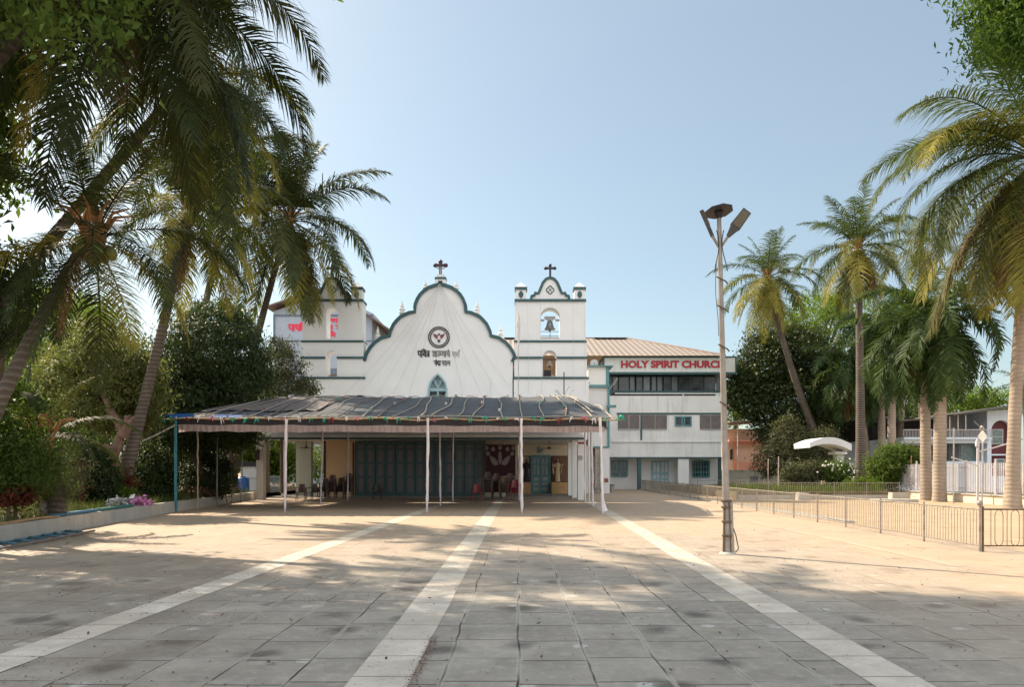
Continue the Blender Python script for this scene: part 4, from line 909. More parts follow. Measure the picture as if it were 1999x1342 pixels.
def stack(px, D, n, mat, where, rz=0.):
    me = stack_mesh(mat); x = X_(px, D)
    for k in range(n):
        o = bpy.data.objects.new('plastic_chair', me); COL.objects.link(o); o.location = (x+random.uniform(-.01,.01), D+.005*k, .085*k); o.rotation_euler.z = rz
        nm = 'topmost' if k == n-1 else ORD[k]
        tag(o, '%s chair from floor, %s' % (nm, where) if nm != 'topmost' and k else '%s chair, %s' % (nm, where), 'chair', 'plastic chairs stacked under the porch')
random.seed(2)
stack(634,41,4,darkp,'short dark stack just left of the tan panel wall')
stack(647,41,7,brownp,'brown stack at left edge of tan wall')
stack(664,41.2,5,darkp,'dark stack before middle of tan wall')
stack(680,41,8,brownp,'brown stack at right edge of tan wall')
stack(952,40,9,M('grey_brown_plastic', (.13,.10,.09)),'grey brown stack under left side of banner')
stack(970,40.3,8,brownp,'brown stack under the dove of the banner',.1)
stack(984,39.6,6,M('dull_tan_plastic', (.17,.11,.08)),'tan brown stack under right half of banner',-.1)
stack(996,40.2,8,M('grey_brown_plastic', (.13,.10,.09)),'grey brown stack under right edge of banner')
stack(1006,39.2,4,redp,'low dark red stack beside the banner pole')
random.seed(4)
# odds and ends under the left end of the canopy
D = 47; x = X_(490,D); van = thing('white_counter', 'white metal counter with a curved top behind the left porch pillar', 'counter', (x,D,0))
obj('body', MB().box(X_(470,D),X_(500,D),D,D+1.2,.2,1.9), M('white_enamel', (.55,.57,.58), .5, .1), van); obj('ledge', MB().box(X_(466,D),X_(502,D),D-.1,D+1.3,1.901,2.2), dark, van); obj('trim', MB().box(X_(470,D),X_(500,D),D-.03,D-.002,1.1,1.16), steel, van)
D = 41.5; x = X_(474,D); bt = thing('water_drum', 'blue plastic water drum beside the kerb wall under the canopy', 'drum', (x,D,.35)); obj('drum_body', MB().lathe([(.3,0),(.36,.05),(.37,.4),(.36,.45),(.37,.5),(.36,.8),(.3,.86),(.15,.88)],(x,D,.35),18), bluep, bt); obj('lid', MB().lathe([(.16,.88),(.16,.93)],(x,D,.35),14), bluep, bt)
D = 47; gt = thing('low_gate', 'low pale grey blue gate between the left porch pillars', 'gate', (X_(532,D),D,0)); g = MB()
for i in range(14): xx = X_(516,D)+i*(X_(548,D)-X_(516,D))/13; g.box(xx-.02,xx+.02,D,D+.03,.1,1.25)
obj('bars', g, M('dull_blue_grey', (.25,.33,.36)), gt); obj('frame', MB().box(X_(516,D),X_(548,D),D-.02,D-.001,1.2,1.27).box(X_(516,D),X_(548,D),D-.02,D-.001,.1,.17), M('dull_blue_grey', (.25,.33,.36)), gt)
x, y, z = P(503,888,39.4); sp = thing('loudspeaker', 'small dark maroon loudspeaker fixed to the left porch pillar', 'speaker', (x,y,z)); obj('cabinet', MB().hexa([(x-.07,y-.2,z-.3),(x+.1,y-.2,z-.33),(x+.1,y,z-.3),(x-.07,y,z-.3)],[(x-.1,y-.15,z+.28),(x+.07,y-.15,z+.28),(x+.07,y+.1,z+.3),(x-.1,y+.1,z+.3)]), M('dark_maroon_box', (.05,.015,.02)), sp)
x, y, z = P(1134,866,39.3); tag(obj('red_sign', MB().box(x-.2,x+.22,y-.06,y-.0,z-.05,z+.07), redp), 'small red strip sign on top of the front right porch pillar', 'sign')
x, y, z = P(1133,894,39.45); tag(obj('grey_notice', MB().box(x-.12,x+.12,y-.03,y+.0,z-.11,z+.11), M('grey_notice', (.3,.31,.32))), 'small grey notice on the front right porch pillar', 'sign')
x, y, z = P(1113,950,46.2); tag(obj('shoe_rack', MB().box(x-.15,x+.1,y-.2,y+.3,0.06,.35).box(x-.13,x+.08,y-.18,y+.28,.352,.8).box(x-.15,x+.1,y-.2,y+.3,.802,1.2), dark), 'dark low rack against the porch pillars right of the statue niche', 'rack')

# ------------------------------------------------------------------ street lamp
D = F*CH/(1082-HY); x0 = X_(1420,D); xt = X_(1403.5,D); zt = Z_(418,D)
lamp = thing('street_lamp', 'weathered steel pole with a solar plate and two angled lamp heads on the pavement', 'street lamp', (x0,D,0))
def pp(z): return (x0+(xt-x0)*z/zt, D, z)
polem = M('weathered_pole', (.30,.27,.24), .55, .2, 5, .4, dirt=(.16,.09,.05))
obj('pole', MB().tube([pp(zt*i/20) for i in range(21)], [.071-.031*i/20 for i in range(21)], 14), polem, lamp)
obj('strapped_pipe', MB().tube([(x0+.09,D-.05,0),(x0+.07,D-.05,.5),(x0+.05,D-.06,1.0)],.035,8), polem, lamp)
obj('strapped_pipe', MB().tube([(x0-.08,D-.03,0),(x0-.07,D-.03,.5),(x0-.055,D-.04,.95)],.025,8), M('brown_pipe', (.12,.08,.06)), lamp)
obj('base_collar', MB().lathe([(.16,.002),(.14,.03),(.1,.04)],(x0,D,0),14), conc, lamp)
for z in (.35,.62,.9,1.02): a = pp(z); obj('clamp', MB().lathe([(.1,-.02),(.105,0),(.1,.02)],(a[0],a[1]-.015,z),12), rust, lamp)
for z in (2.9,4.0,4.75,5.3): a = pp(z); obj('clamp', MB().tube([(a[0]-.09,D-.06,z+.03),(a[0]-.05,D-.09,z),(a[0]+.07,D-.09,z-.06),(a[0]+.12,D-.05,z-.1)],.015,5), rust, lamp)
g = MB(); random.seed(9)
for s_ in (-1,1): g.tube([(pp(z)[0]+s_*(.08+.05*math.sin(z*5)), D-.05, z) for z in np.linspace(zt*.83, zt*.95, 8)], .009, 4)
g.tube([(x0+.14,D-.04,.03),(x0+.2,D-.05,.1),(x0+.15,D-.05,.35),(x0+.1,D-.05,.5)],.01,4)
g.tube([(pp(z)[0]-.09-.02*math.sin(z*4), D-.03, z) for z in np.linspace(4.2, 5.6, 10)], .006, 4); obj('cable', g, black, lamp)
g = MB(); c_ = (xt,D,zt+.04); vs = [(c_[0]+.27*math.cos(t)*(1 if abs(math.cos(t)) > .5 else .9), c_[1]+.3*math.sin(t), c_[2]+.04*math.cos(t+1)) for t in np.linspace(0,2*PI,9)[:-1]]
g.add(vs+[(a,b,c+.025) for a,b,c in vs], [tuple(range(8))[::-1], tuple(range(8,16))]+[(i,(i+1)%8,(i+1)%8+8,i+8) for i in range(8)]); g.lathe([(.05,-.12),(.09,-.02)],c_,10); obj('solar_plate', g, solarm, lamp)
def lamphead(a, b, elbow, wid, axis):
    a = Vector(a); b = Vector(b); d = (b-a).normalized(); u = Vector(axis).normalized(); w = d.cross(u).normalized(); g = MB()
    def q(t, s1, s2): return a.lerp(b, t)+u*s1*wid+w*s2*.035
    for t0, t1, k0, k1 in ((0,.28,.35,.75),(.28,.36,.75,1.),(.36,1.,1.,.85)):
        g.hexa([q(t0,-k0,-1),q(t0,k0,-1),q(t0,k0,1),q(t0,-k0,1)],[q(t1,-k1,-1),q(t1,k1,-1),q(t1,k1,1),q(t1,-k1,1)])
    lh = obj('lamp_head', g, M('dark_grey_casting', (.06,.06,.065), .5, .2, 5), lamp)
    g = MB(); g.hexa([q(.42,-.8,-1.25),q(.42,.8,-1.25),q(.42,.8,-1.01),q(.42,-.8,-1.01)],[q(.96,-.68,-1.25),q(.96,.68,-1.25),q(.96,.68,-1.01),q(.96,-.68,-1.01)]); obj('lens', g, M('lamp_lens', (.12,.11,.08), .5), lh)
    obj('arm', MB().tube([elbow, a+d*.03],.026,8), polem, lamp)
lamphead(P(1421,462,D-.05), P(1459,411,D-.25), pp(Z_(486,D)), .105, (.79,.0,-.61))
lamphead(P(1391,462,D-.05), P(1369,411,D-.2), pp(Z_(486,D)), .06, (.25,.9,.2))

# ------------------------------------------------------------------ railings on the right
def railing(name, label, A, B, h, style, step=.115, mat=ironlight, posts=2.0, ball=False):
    A = Vector(A); B = Vector(B); d = B-A; n_ = max(1, round(d.length/posts)); t = thing(name, label, 'railing', A)
    dn = d.normalized()
    for k in range(n_+1):
        p = A+d*(k/n_); g = MB().tube([(p.x,p.y,0),(p.x,p.y,h+.04)], .021, 6)
        if ball and k == 0: g.ball((p.x,p.y,h+.1), .06, 8)
        obj('post', g, mat, t)
        if k == n_: break
        q = A+d*((k+1)/n_); L_ = (q-p).length; g = MB()
        sag = random.uniform(-.012,.012)
        for z, r in ((h-.02,.017),(.12,.014)): g.tube([(p.x,p.y,z),((p.x+q.x)/2,(p.y+q.y)/2,z+sag),(q.x,q.y,z)], r, 4)
        m = int(L_/step)
        for i in range(1, m):
            c = p+(q-p)*(i/m)
            if style == 'hoop':
                if i % 2 == 0 and i < m-1:
                    w = (q-p)*(1/m)*.5
                    pts = [c-w*1.+Vector((0,0,.22))]+[c+w*(-math.cos(a)*1.)+Vector((0,0,h-.13+math.sin(a)*.1)) for a in np.linspace(0,PI,6)]+[c+w*math.cos(a)+Vector((0,0,.22-math.sin(a)*.1)) for a in np.linspace(0,PI,6)]
                    g.tube(pts, .0075, 4, caps=False)
                else: g.tube([c+Vector((0,0,.12)), c+Vector((0,0,h-.02))], .0075, 4, caps=False)
            else:
                g.tube([c+Vector((random.uniform(-.01,.01),0,.12)), c+Vector((0,0,h-.09))], .0072, 4, caps=False)
                if i % 2: 
                    w = (q-p)*(1/m); g.tube([c+w*(.5-.5*math.cos(a))+Vector((0,0,h-.09+math.sin(a)*.06)) for a in np.linspace(0,PI,5)], .0072, 4, caps=False)
        obj('rail_panel', g, mat, t)
    return t
C0 = (X_(1913,F*CH/(1078-HY)), F*CH/(1078-HY), 0)
railing('iron_railing', 'long low railing of hooped thin bars running back along the right edge of the pavement', C0, (10.15,59,0), .86, 'bars', .105, ball=True)
railing('iron_railing', 'short near railing with long oval loops at the right picture edge', (C0[0]+.05,C0[1]-.01,0), (C0[0]+6.1,C0[1]-.05,0), .86, 'hoop', .155, posts=3., mat=rust)
kb = tag(obj('kerb', MB().hexa([(10.0,22,0),(10.35,22,0),(10.5,60,0),(10.1,60,0)],[(10.02,22,.07),(10.3,22,.07),(10.45,60,.1),(10.15,60,.1)]), conclight), 'low pale cement kerb under the far part of the long railing', 'kerb')
# garden behind: planter with its own railing
gd = thing('garden_bed', 'raised garden bed edged with pale cement in front of the tall palms', 'garden bed', (18,42,0))
obj('edging', MB().box(12.3,21.2,40.0,40.35,0,.24).box(21.0,21.35,40.36,56,0,.22), conclight, gd); obj('soil_fill', MB().box(12.35,20.99,40.36,62,0,.42), M('bed_soil', (.16,.13,.07), .95, .3, 2), gd)
railing('iron_railing', 'second low railing along the front of the garden bed with palms', (12.2,40.15,.0), (21.3,40.1,.0), .95, 'bars', .12)
railing('iron_railing', 'far low railing behind the yard, left of the white arch shelter', (12.5,50,.0), (23.,50,.0), .95, 'bars', .15)
for i, (px, py, w, lab) in enumerate(((1567,957,.6,'pale cement block at the left end of the garden bed'),(1756,960,1.,'pale cement slab near the right end of the garden bed'))):
    x, y, z = P(px,py,39.2); tag(obj('cement_block', MB().hexa([(x-w/2,39,0),(x+w/2,39,0),(x+w/2,39.5,0),(x-w/2,39.5,0)],[(x-w/2+.03,39.03,.42),(x+w/2-.03,39.03,.40),(x+w/2-.03,39.47,.4),(x-w/2+.03,39.47,.42)]), conclight), lab, 'block')
tag(obj('stone_step', MB().box(X_(1708,37),X_(1785,37),36.6,37.6,0,.14), conclight), 'low white stone step before the two thick royal palms', 'step')
tag(obj('black_bench', MB().box(X_(1572,44),X_(1602,44),44,44.5,.45,.53).box(X_(1574,44),X_(1576,44),44.05,44.45,.3,.45).box(X_(1598,44),X_(1600,44),44.05,44.45,.3,.45).box(X_(1572,44),X_(1602,44),44.5,44.55,.6,.85), dark), 'dark bench under the shrubs left of the arch shelter', 'bench')
# wall and picket fence on the far right
PF = (22.6, 22., 0); PFb = (22.6, 47., 0)
pw_ = thing('boundary_wall', 'low cream boundary wall under the white picket fence', 'wall', (22.5,30,0)); obj('wall_body', MB().box(22.5,22.85,20,47.5,0,.42), M('cream_wall_paint', (.62,.56,.44), .85, .1, 1, dirt=(.35,.3,.22)), pw_); obj('coping', MB().box(22.42,22.93,20,47.5,.42,.47), conc, pw_)
pf = thing('picket_fence', 'white metal picket fence standing on the low cream wall at the right', 'fence', (22.65,30,.47))
whitem = M('white_fence_paint', (.50,.475,.49), .6, .08, 3)
for k in range(12):
    y = 20.5+k*2.25; obj('post', MB().box(22.62,22.7,y,y+.08,.47,2.05).ball((22.66,y+.04,2.1),.06,6), whitem, pf)
    g = MB()
    for i in range(1, 17): yy = y+.08+i*2.17/17; g.box(22.65,22.68,yy-.017,yy+.017,.55,1.98)
    g.box(22.681,22.70,y+.08,y+2.25,.7,.75); g.box(22.681,22.70,y+.08,y+2.25,1.75,1.8); obj('pickets', g, whitem, pf)
# thin posts near the picket fence
def thin_post(px, D, pyt, lab, mat=steel, r=.035, extra=None, nm='thin_post'):
    x = X_(px, D); t = thing(nm, lab, 'post', (x,D,0)); obj('pole', MB().tube([(x,D,0),(x+.03,D,Z_(pyt,D))], r, 7), mat, t)
    if extra: extra(t, x, D, Z_(pyt,D))
    return t
def diamond(t, x, y, z):
    obj('diamond_plate', MB().prism([(x,z-.38),(x+.2,z-.1),(x,z+.18),(x-.2,z-.1)], y-.05, y-.036), M('pale_plate', (.75,.72,.65), .6), t)
    obj('lamp', MB().lathe([(.07,.18),(.1,.25),(.06,.33),(.02,.38)],(x,y,z),8), ironlight, t); obj('rod', MB().tube([(x,y-.02,z+.2),(x-.35,y-.02,z+.55)],.015,4), ironlight, t)
def arms(t, x, y, z):
    obj('arm', MB().tube([(x,y,z-.55),(x+.8,y,z-.35),(x+2.1,y,z+.05)],[.03,.03,.045],6), whitem, t); obj('arm', MB().tube([(x,y,z-1.2),(x-.4,y,z-1.05),(x-1.2,y,z-.8)],[.03,.03,.03],6), whitem, t); obj('cap', MB().lathe([(.09,-.3),(.1,-.1),(.02,.1)],(x,y,z),8), whitem, t)
thin_post(1917,31,848,'slim post carrying a white diamond plate before the picket fence',steel,.035,diamond,'sign_post')
thin_post(1908,33.5,860,'white lamp post with two thin side arms before the picket fence',whitem,.06,arms,'lamp_post')
thin_post(1861,35,836,'plain slim grey post just right of the thickest royal palm',steel)
thin_post(1778,41.5,890,'short brown wooden post in front of the rounded green bush',M('brown_post', (.3,.17,.1)))
thin_post(1519,44,892,'thin pale post standing left in the yard behind the railing',M('pale_post', (.55,.48,.4)),.03)
thin_post(1499,52,896,'thin pale post farthest left in the yard near the white wall',M('pale_post', (.55,.48,.4)),.03)
# arch shelter
D = 50.; x = X_(1602,D); ar = thing('arch_shelter', 'white curved concrete shelter roof on a short pillar behind the shrubs', 'shelter', (x,D,0))
g = MB(); O = []; I = []
for i in range(15):
    t = i/14; px = 1562+t*80; O.append(XZ(px, 872-17*math.sin(PI*(.12+.76*t))**1.2+8*t*.3, D)); I.append(XZ(px+(1.5 if i == 0 else 0), 876-10*math.sin(PI*t)**.9+6*t, D))
g.prism(O+I[::-1], D-1.6, D+1.2); obj('shelter_roof', g, M('white_concrete', (.75,.76,.78), .8, .04), ar)
obj('pillar', MB().box(X_(1629,D),X_(1641,D),D-.4,D+.2,0,Z_(883,D)), M('pale_green_pillar', (.5,.6,.55)), ar); obj('slab', MB().box(X_(1622,D),X_(1645,D),D-.7,D+.5,Z_(888,D),Z_(883,D)), M('white_concrete', (.75,.76,.78)), ar)
# peach house
D = 80.; h = thing('peach_house', 'peach and coral two-storey house behind a white compound wall', 'house', (X_(1455,D),D,0)); q = lambda a: X_(a,D); w = lambda a: Z_(a,D)
obj('wall', MB().box(q(1418),q(1500),D,D+8,0,w(838)), peach, h); obj('balcony_wall', MB().box(q(1436),q(1500),D-1.2,D-.01,w(918),w(903)), coral, h)
obj('trim', MB().box(q(1432),q(1436),D-.3,D-.01,w(918),w(858)).box(q(1436.2),q(1500),D-.3,D-.01,w(868),w(863)).box(q(1418),q(1500),D-1.0,D-.31,w(863),w(860)), coral, h)
obj('roof', MB().hexa([(q(1412),D-2.5,w(828)),(q(1506),D-2.5,w(824)),(q(1506),D+8,w(820)),(q(1412),D+8,w(824))],[(q(1412),D-2.5,w(826)),(q(1506),D-2.5,w(822)),(q(1506),D+8,w(816)),(q(1412),D+8,w(820))]), M('grey_sheet', (.25,.21,.19)), h)
obj('post', MB().box(q(1431),q(1433),D-1.6,D-1.5,0,w(825)), M('pale_pole', (.5,.47,.42)), h)
obj('window', MB().box(q(1425),q(1430),D-.06,D-.002,w(898),w(878)), glass, h)
tag(obj('compound_wall', MB().box(X_(1405,72),X_(1600,72),72,72.3,0,Z_(920,72)).box(X_(1405,72),X_(1600,72),71.95,72.35,Z_(920,72),Z_(918,72)), M('off_white_wall', (.55,.54,.46), .85, .08, 1, dirt=(.4,.38,.3))), 'off-white compound wall in front of the peach house', 'wall')
D = 66.; bx_ = thing('water_tank', 'small grey ribbed tank by the compound wall', 'tank', (X_(1474,D),D,0)); obj('tank_body', MB().box(X_(1468,D),X_(1480,D),D,D+.5,0,1.0).box(X_(1467,D),X_(1481,D),D-.03,D+.53,1.0,1.08), M('grey_tank', (.22,.24,.24)), bx_)
# blue-white house on the right
D = 55.; q = lambda a: X_(a,D); w = lambda a: Z_(a,D)
h = thing('maroon_arch_house', 'blue white house with a maroon arched bay and slanting dark roof', 'house', (q(1900),D,0))
z0 = w(868)
obj('wall', MB().box(q(1740),q(1927),D+1.0,D+9,0,w(857)), bluewhite, h)
obj('bay_wall', MB().prism([(q(1927),0),(q(1990),0),(q(1990),w(800)),(q(1927),w(803))], D, D+9, [arch_loop(q(1955), 1.0*(q(1974.5)-q(1955)), 1.2, w(821))]), bluewhite, h)
obj('arch_panel', MB().box(q(1935.5),q(1974.5),D+.35,D+.5,0,w(820)), M('maroon_wall', (.11,.025,.035), .8), h); obj('band', MB().box(q(1935.6),q(1974.4),D+.1,D+.34,w(890),w(887)), bluewhite, h)
for y0, y1, a, b in ((838,868,1941,1963),(896,918,1945,1966)):
    f = obj('window', MB().box(q(a),q(b),D+.25,D+.34,w(y1),w(y0)), M('pale_window_frame', (.35,.38,.38)), h); obj('pane', MB().box(q(a+2.5),q(b-2.5),D+.22,D+.249,w((y0+y1)/2-1),w(y0+2)).box(q(a+2.5),q(b-2.5),D+.22,D+.249,w(y1-2),w((y0+y1)/2+1)), M('curtain_glass', (.12,.17,.17), .3, .4, 6), f)
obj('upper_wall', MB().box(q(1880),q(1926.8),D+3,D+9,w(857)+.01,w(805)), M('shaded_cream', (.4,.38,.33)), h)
obj('balcony', MB().box(q(1757),q(1926.8),D-.6,D+1.2,w(859),w(855)).box(q(1757),q(1926.8),D-.2,D+.98,w(866),w(859.01)), bluewhite, h)
g = MB()
for i in range(60): xx = q(1757)+i*(q(1926)-q(1757))/59; g.box(xx-.015,xx+.015,D-.5,D-.47,w(855),w(841))
g.box(q(1757),q(1926),D-.52,D-.45,w(841),w(839.5)); obj('balcony_railing', g, whitem, h)
obj('opening_shade_panel', MB().box(q(1848),q(1864),D+.9,D+.995,w(901),w(866.2)), dark, h); obj('mesh_window', MB().box(q(1866),q(1888),D+.93,D+.996,w(901),w(866.2)), M('lattice_glass', (.05,.055,.06), .5, .8, 25), h); obj('window', MB().box(q(1890),q(1925),D+.93,D+.997,w(901),w(866.2)), M('curtain_glass', (.12,.17,.17)), h)  # solid dark boxes stand for the shade inside the house openings
obj('opening_shade_panel', MB().box(q(1742),q(1846),D+.9,D+.995,w(901),w(870)), dark, h); obj('opening_shade_panel', MB().box(q(1742),q(1879),D+3.1,D+9,w(854),w(812)), dark, h)
obj('sill_wall', MB().box(q(1745),q(1926.8),D+.3,D+.98,0,w(901.01)), bluewhite, h)
obj('roof', MB().hexa([(q(1838),D-1.5,w(815)),(q(1992),D-1.5,w(793)),(q(1992),D+10,w(793)),(q(1838),D+10,w(815))],[(q(1838),D-1.5,w(812)),(q(1992),D-1.5,w(789)),(q(1992),D+10,w(789)),(q(1838),D+10,w(812))]), M('dark_sheet_roof', (.10,.085,.075)), h)
obj('roof', MB().hexa([(q(1745),D-1.,w(825)),(q(1836),D-1.,w(818)),(q(1836),D+8,w(816)),(q(1745),D+8,w(823))],[(q(1745),D-1.,w(822)),(q(1836),D-1.,w(815)),(q(1836),D+8,w(813)),(q(1745),D+8,w(820))]), M('dark_sheet_roof', (.10,.085,.075)), h)
for p in (1848, 1864, 1879): obj('post', MB().box(q(p)-.04,q(p)+.04,D-.4,D-.32,w(855),w(812)), steel, h)

# ------------------------------------------------------------------ palms
def np_mesh(name, V, Fq, mat, smooth=False):
    me = bpy.data.meshes.new(name); n = len(V); m = len(Fq); k = Fq.shape[1]
    me.vertices.add(n); me.vertices.foreach_set('co', np.ascontiguousarray(V, dtype=np.float32).ravel())
    me.loops.add(m*k); me.loops.foreach_set('vertex_index', np.ascontiguousarray(Fq, dtype=np.int32).ravel())
    me.polygons.add(m); me.polygons.foreach_set('loop_start', np.arange(0, m*k, k, dtype=np.int32)); me.polygons.foreach_set('loop_total', np.full(m, k, dtype=np.int32))
    if smooth: me.polygons.foreach_set('use_smooth', np.ones(m, dtype=bool))
    me.materials.append(mat); me.update(calc_edges=True); me.validate(); return me
FR = {}
def frond_mesh(kind, e0, droop, nl, mat, seed, L_=4.5, hang=.6):
    key = (kind, e0, droop, nl, mat.name, seed)
    if key in FR: return FR[key]
    rg = np.random.default_rng(seed); n = 18; ds = L_/n; p = np.zeros(3); pts = [p]; T = []; sway = rg.uniform(-.35, .35)
    for i in range(n):
        t = (i+.5)/n; a = math.radians(e0-droop*t**1.25); b = sway*t*t
        d = np.array([math.cos(a)*math.cos(b), math.cos(a)*math.sin(b), math.sin(a)]); T.append(d); p = p+d*ds; pts.append(p)
    T.append(T[-1]); pts = np.array(pts); T = np.array(T); V = []; Q = []
    # rachis, a thin flattened tube
    for i in range(n+1):
        r = .032*(1-.85*i/n)+.004; s = np.cross(T[i], [0,0,1]); s /= np.linalg.norm(s)+1e-6; u = np.cross(s, T[i])
        V += [pts[i]+s*r, pts[i]+u*r*.7, pts[i]-s*r, pts[i]-u*r*.7]
    for i in range(n):
        for j in range(4): Q.append((4*i+j, 4*i+(j+1)%4, 4*i+4+(j+1)%4, 4*i+4+j))
    V = [np.array(V)]; Q = [np.array(Q)]; off = 4*(n+1)
    t0 = .14 if kind == 'coco' else .06
    ts = np.repeat(t0+(1-t0)*(np.arange(nl)+.5)/nl, 2); kp = rg.random(len(ts)) > .07; ts = ts[kp]; side = np.tile([1., -1.], nl)[kp]; m = len(ts)
    ts = np.clip(ts+rg.normal(0, .004, m), 0, 1); fi = ts*n; i0 = np.minimum(fi.astype(int), n-1); fr = (fi-i0)[:, None]
    B = pts[i0]*(1-fr)+pts[i0+1]*fr; TT = T[i0]*(1-fr)+T[np.minimum(i0+1, n)]*fr; TT /= np.linalg.norm(TT, axis=1)[:, None]
    Sd = np.cross(TT, [0,0,1.]); Sd /= np.linalg.norm(Sd, axis=1)[:, None]+1e-6; Up = np.cross(Sd, TT)
    prof = np.sin(PI*np.clip(.16+.80*ts, 0, 1))**.7
    ll = L_*(.235 if kind == 'coco' else .2)*prof*rg.uniform(.6, 1.15, m)*np.where(rg.random(m) < .06, .5, 1.)
    fwd = (.25+.70*ts+rg.normal(0, .11, m))[:, None]; upc = (rg.normal(.12, .10, m) if kind == 'coco' else rg.uniform(-.55, .75, m))[:, None]
    d = TT*fwd+Sd*side[:, None]*(.95-.25*ts)[:, None]+Up*upc; d /= np.linalg.norm(d, axis=1)[:, None]
    hg = hang*rg.uniform(.7, 1.45, m)[:, None]*(1.1 if kind == 'coco' else .8)
    wd = .014*(L_/4.5)*(.72 if nl > 150 else 1.0 if nl > 100 else 1.35 if nl > 70 else 1.7)*(.8+.4*prof)*(1. if kind == 'coco' else 1.6); cur = B.copy(); rows = []
    for k in range(4):
        wv = TT-d*np.sum(TT*d, axis=1)[:, None]; wv /= np.linalg.norm(wv, axis=1)[:, None]+1e-6
        ww = (wd*(.7, 1., .75, .12)[k])[:, None]; rows += [cur-wv*ww, cur+wv*ww]
        if k < 3: cur = cur+d*(ll/3)[:, None]; d = d+np.array([0, 0, -1.])*hg*(.35+.3*k); d /= np.linalg.norm(d, axis=1)[:, None]
    LV = np.stack(rows, 1).reshape(-1, 3); base = off+np.arange(m)[:, None]*8
    LQ = np.concatenate([base+np.array([[2*k, 2*k+1, 2*k+3, 2*k+2]]) for k in range(3)], 0)
    V.append(LV); Q.append(LQ); me = np_mesh('frond', np.concatenate(V), np.concatenate(Q), mat); FR[key] = me; return me
EL = [(82,30),(70,45),(56,65),(42,85),(28,95),(12,95),(-5,85),(-25,60),(-45,38),(-62,22)]
coco2_m = mk_leaf('sunlit_coconut_leaflets', (.048, .082, .02), (.11, .14, .038), .28, rough=.42)  # lighter copy of the leaflets, sunlight put into the colour
def palm(label, base, crown, R=4.0, n=26, tr=(.2,.13), kind='coco', nl=60, seed=1, bend=.25, lo=0, hi=9, yellow=.12, dead=2, extra=(), group='coconut palms', dens=1., name='coconut_palm', tmat=None, fm=None):
    rg = random.Random(seed); base = Vector(base); crown = Vector(crown); tm = tmat or (coco_t if kind == 'coco' else royal_t)
    t = thing(name, label, 'palm tree', base, group); v = crown-base; ctrl = base+Vector((v.x*bend, v.y*bend, v.z*.55)); pts = []; rs = []; k = 26
    for i in range(k+1):
        s = i/k; p = base*(1-s)**2+ctrl*2*s*(1-s)+crown*s*s; pts.append(p)
        if kind == 'coco': r = tr[0]+(tr[1]-tr[0])*min(1, s*1.3)+tr[0]*.5*math.exp(-s*14)
        else: r = tr[0]*(1.12-.25*s+.18*math.sin(PI*min(1,s*1.6))*.5)+tr[0]*.25*math.exp(-s*22)
        rs.append(r*(1+.02*math.sin(i*2.1)))
    if kind == 'coco': obj('trunk', MB().tube(pts, rs, 12), tm, t)
    else:
        kk = int(k*.86); obj('trunk', MB().tube(pts[:kk+1], rs[:kk+1], 14), tm, t); obj('crownshaft', MB().tube([pts[i] for i in range(kk, k+1)], [rs[kk]*(1.02-.5*((i-kk)/(k-kk))**1.5) for i in range(kk, k+1)], 12), shaft, t)
    mats = (fm or coco_m, cocoy_m, cocod_m) if kind == 'coco' else (royal_m, royal_m, cocod_m)
    def frond(az, ei, r, mat, sd=None):
        e0, dr = EL[ei]
        if kind != 'coco': dr = dr*1.25+8
        me = frond_mesh(kind, e0, dr, nl, mat, (sd if sd is not None else rg.randint(0, 1))+ei*10, hang=.75 if mat is not cocod_m else 1.6)
        f = bpy.data.objects.new('frond', me); COL.objects.link(f); f.parent = t
        f.location = crown-base+Vector((math.cos(az)*.12, math.sin(az)*.12, rg.uniform(-.1,.12)-.03*ei)); f.rotation_euler = (rg.uniform(-.12,.12), 0, az); s = r/4.5*rg.uniform(.88, 1.08); f.scale = (s, s, s); return f
    for i in range(n):
        ei = lo+int((hi-lo+.99)*(i/n)**.9); ei = min(hi, ei); az = i*2.39996+rg.uniform(-.25,.25)
        mat = mats[0]
        if ei >= 7 and rg.random() < yellow*3: mat = mats[1]
        elif ei >= 4 and rg.random() < yellow: mat = mats[1]
        frond(az, ei, R*(.8 if ei < 2 else 1), mat)
    for i in range(dead): frond(rg.uniform(0, 6.28), 9, R*.75, mats[2])
    for az, ei, r, mk in extra: frond(math.radians(az), ei, r, {'g': mats[0], 'y': cocoy_m, 'd': cocod_m}[mk], 3)
    if kind == 'coco':
        g = MB().lathe([(.12,-.7),(.19,-.45),(.25,-.1),(.2,.25),(.08,.55)], crown, 10)
        for i in range(10): a = i*.628; g.tube([crown+Vector((math.cos(a)*.15,math.sin(a)*.15,-.1)), crown+Vector((math.cos(a)*.4,math.sin(a)*.4,.35)), crown+Vector((math.cos(a)*.75,math.sin(a)*.75,.45))], [.05,.035,.015], 4)
        obj('fibre_sheath', g, fibre, t)
        if dens: 
            g = MB()
            for i in range(9): a = i*.7+rg.random(); g.ball(crown+Vector((math.cos(a)*.34,math.sin(a)*.34,-.35-.12*rg.random())), .12, 7, (1,1,1.2))
            obj('coconut_bunch', g, nut_m, t)
    return t
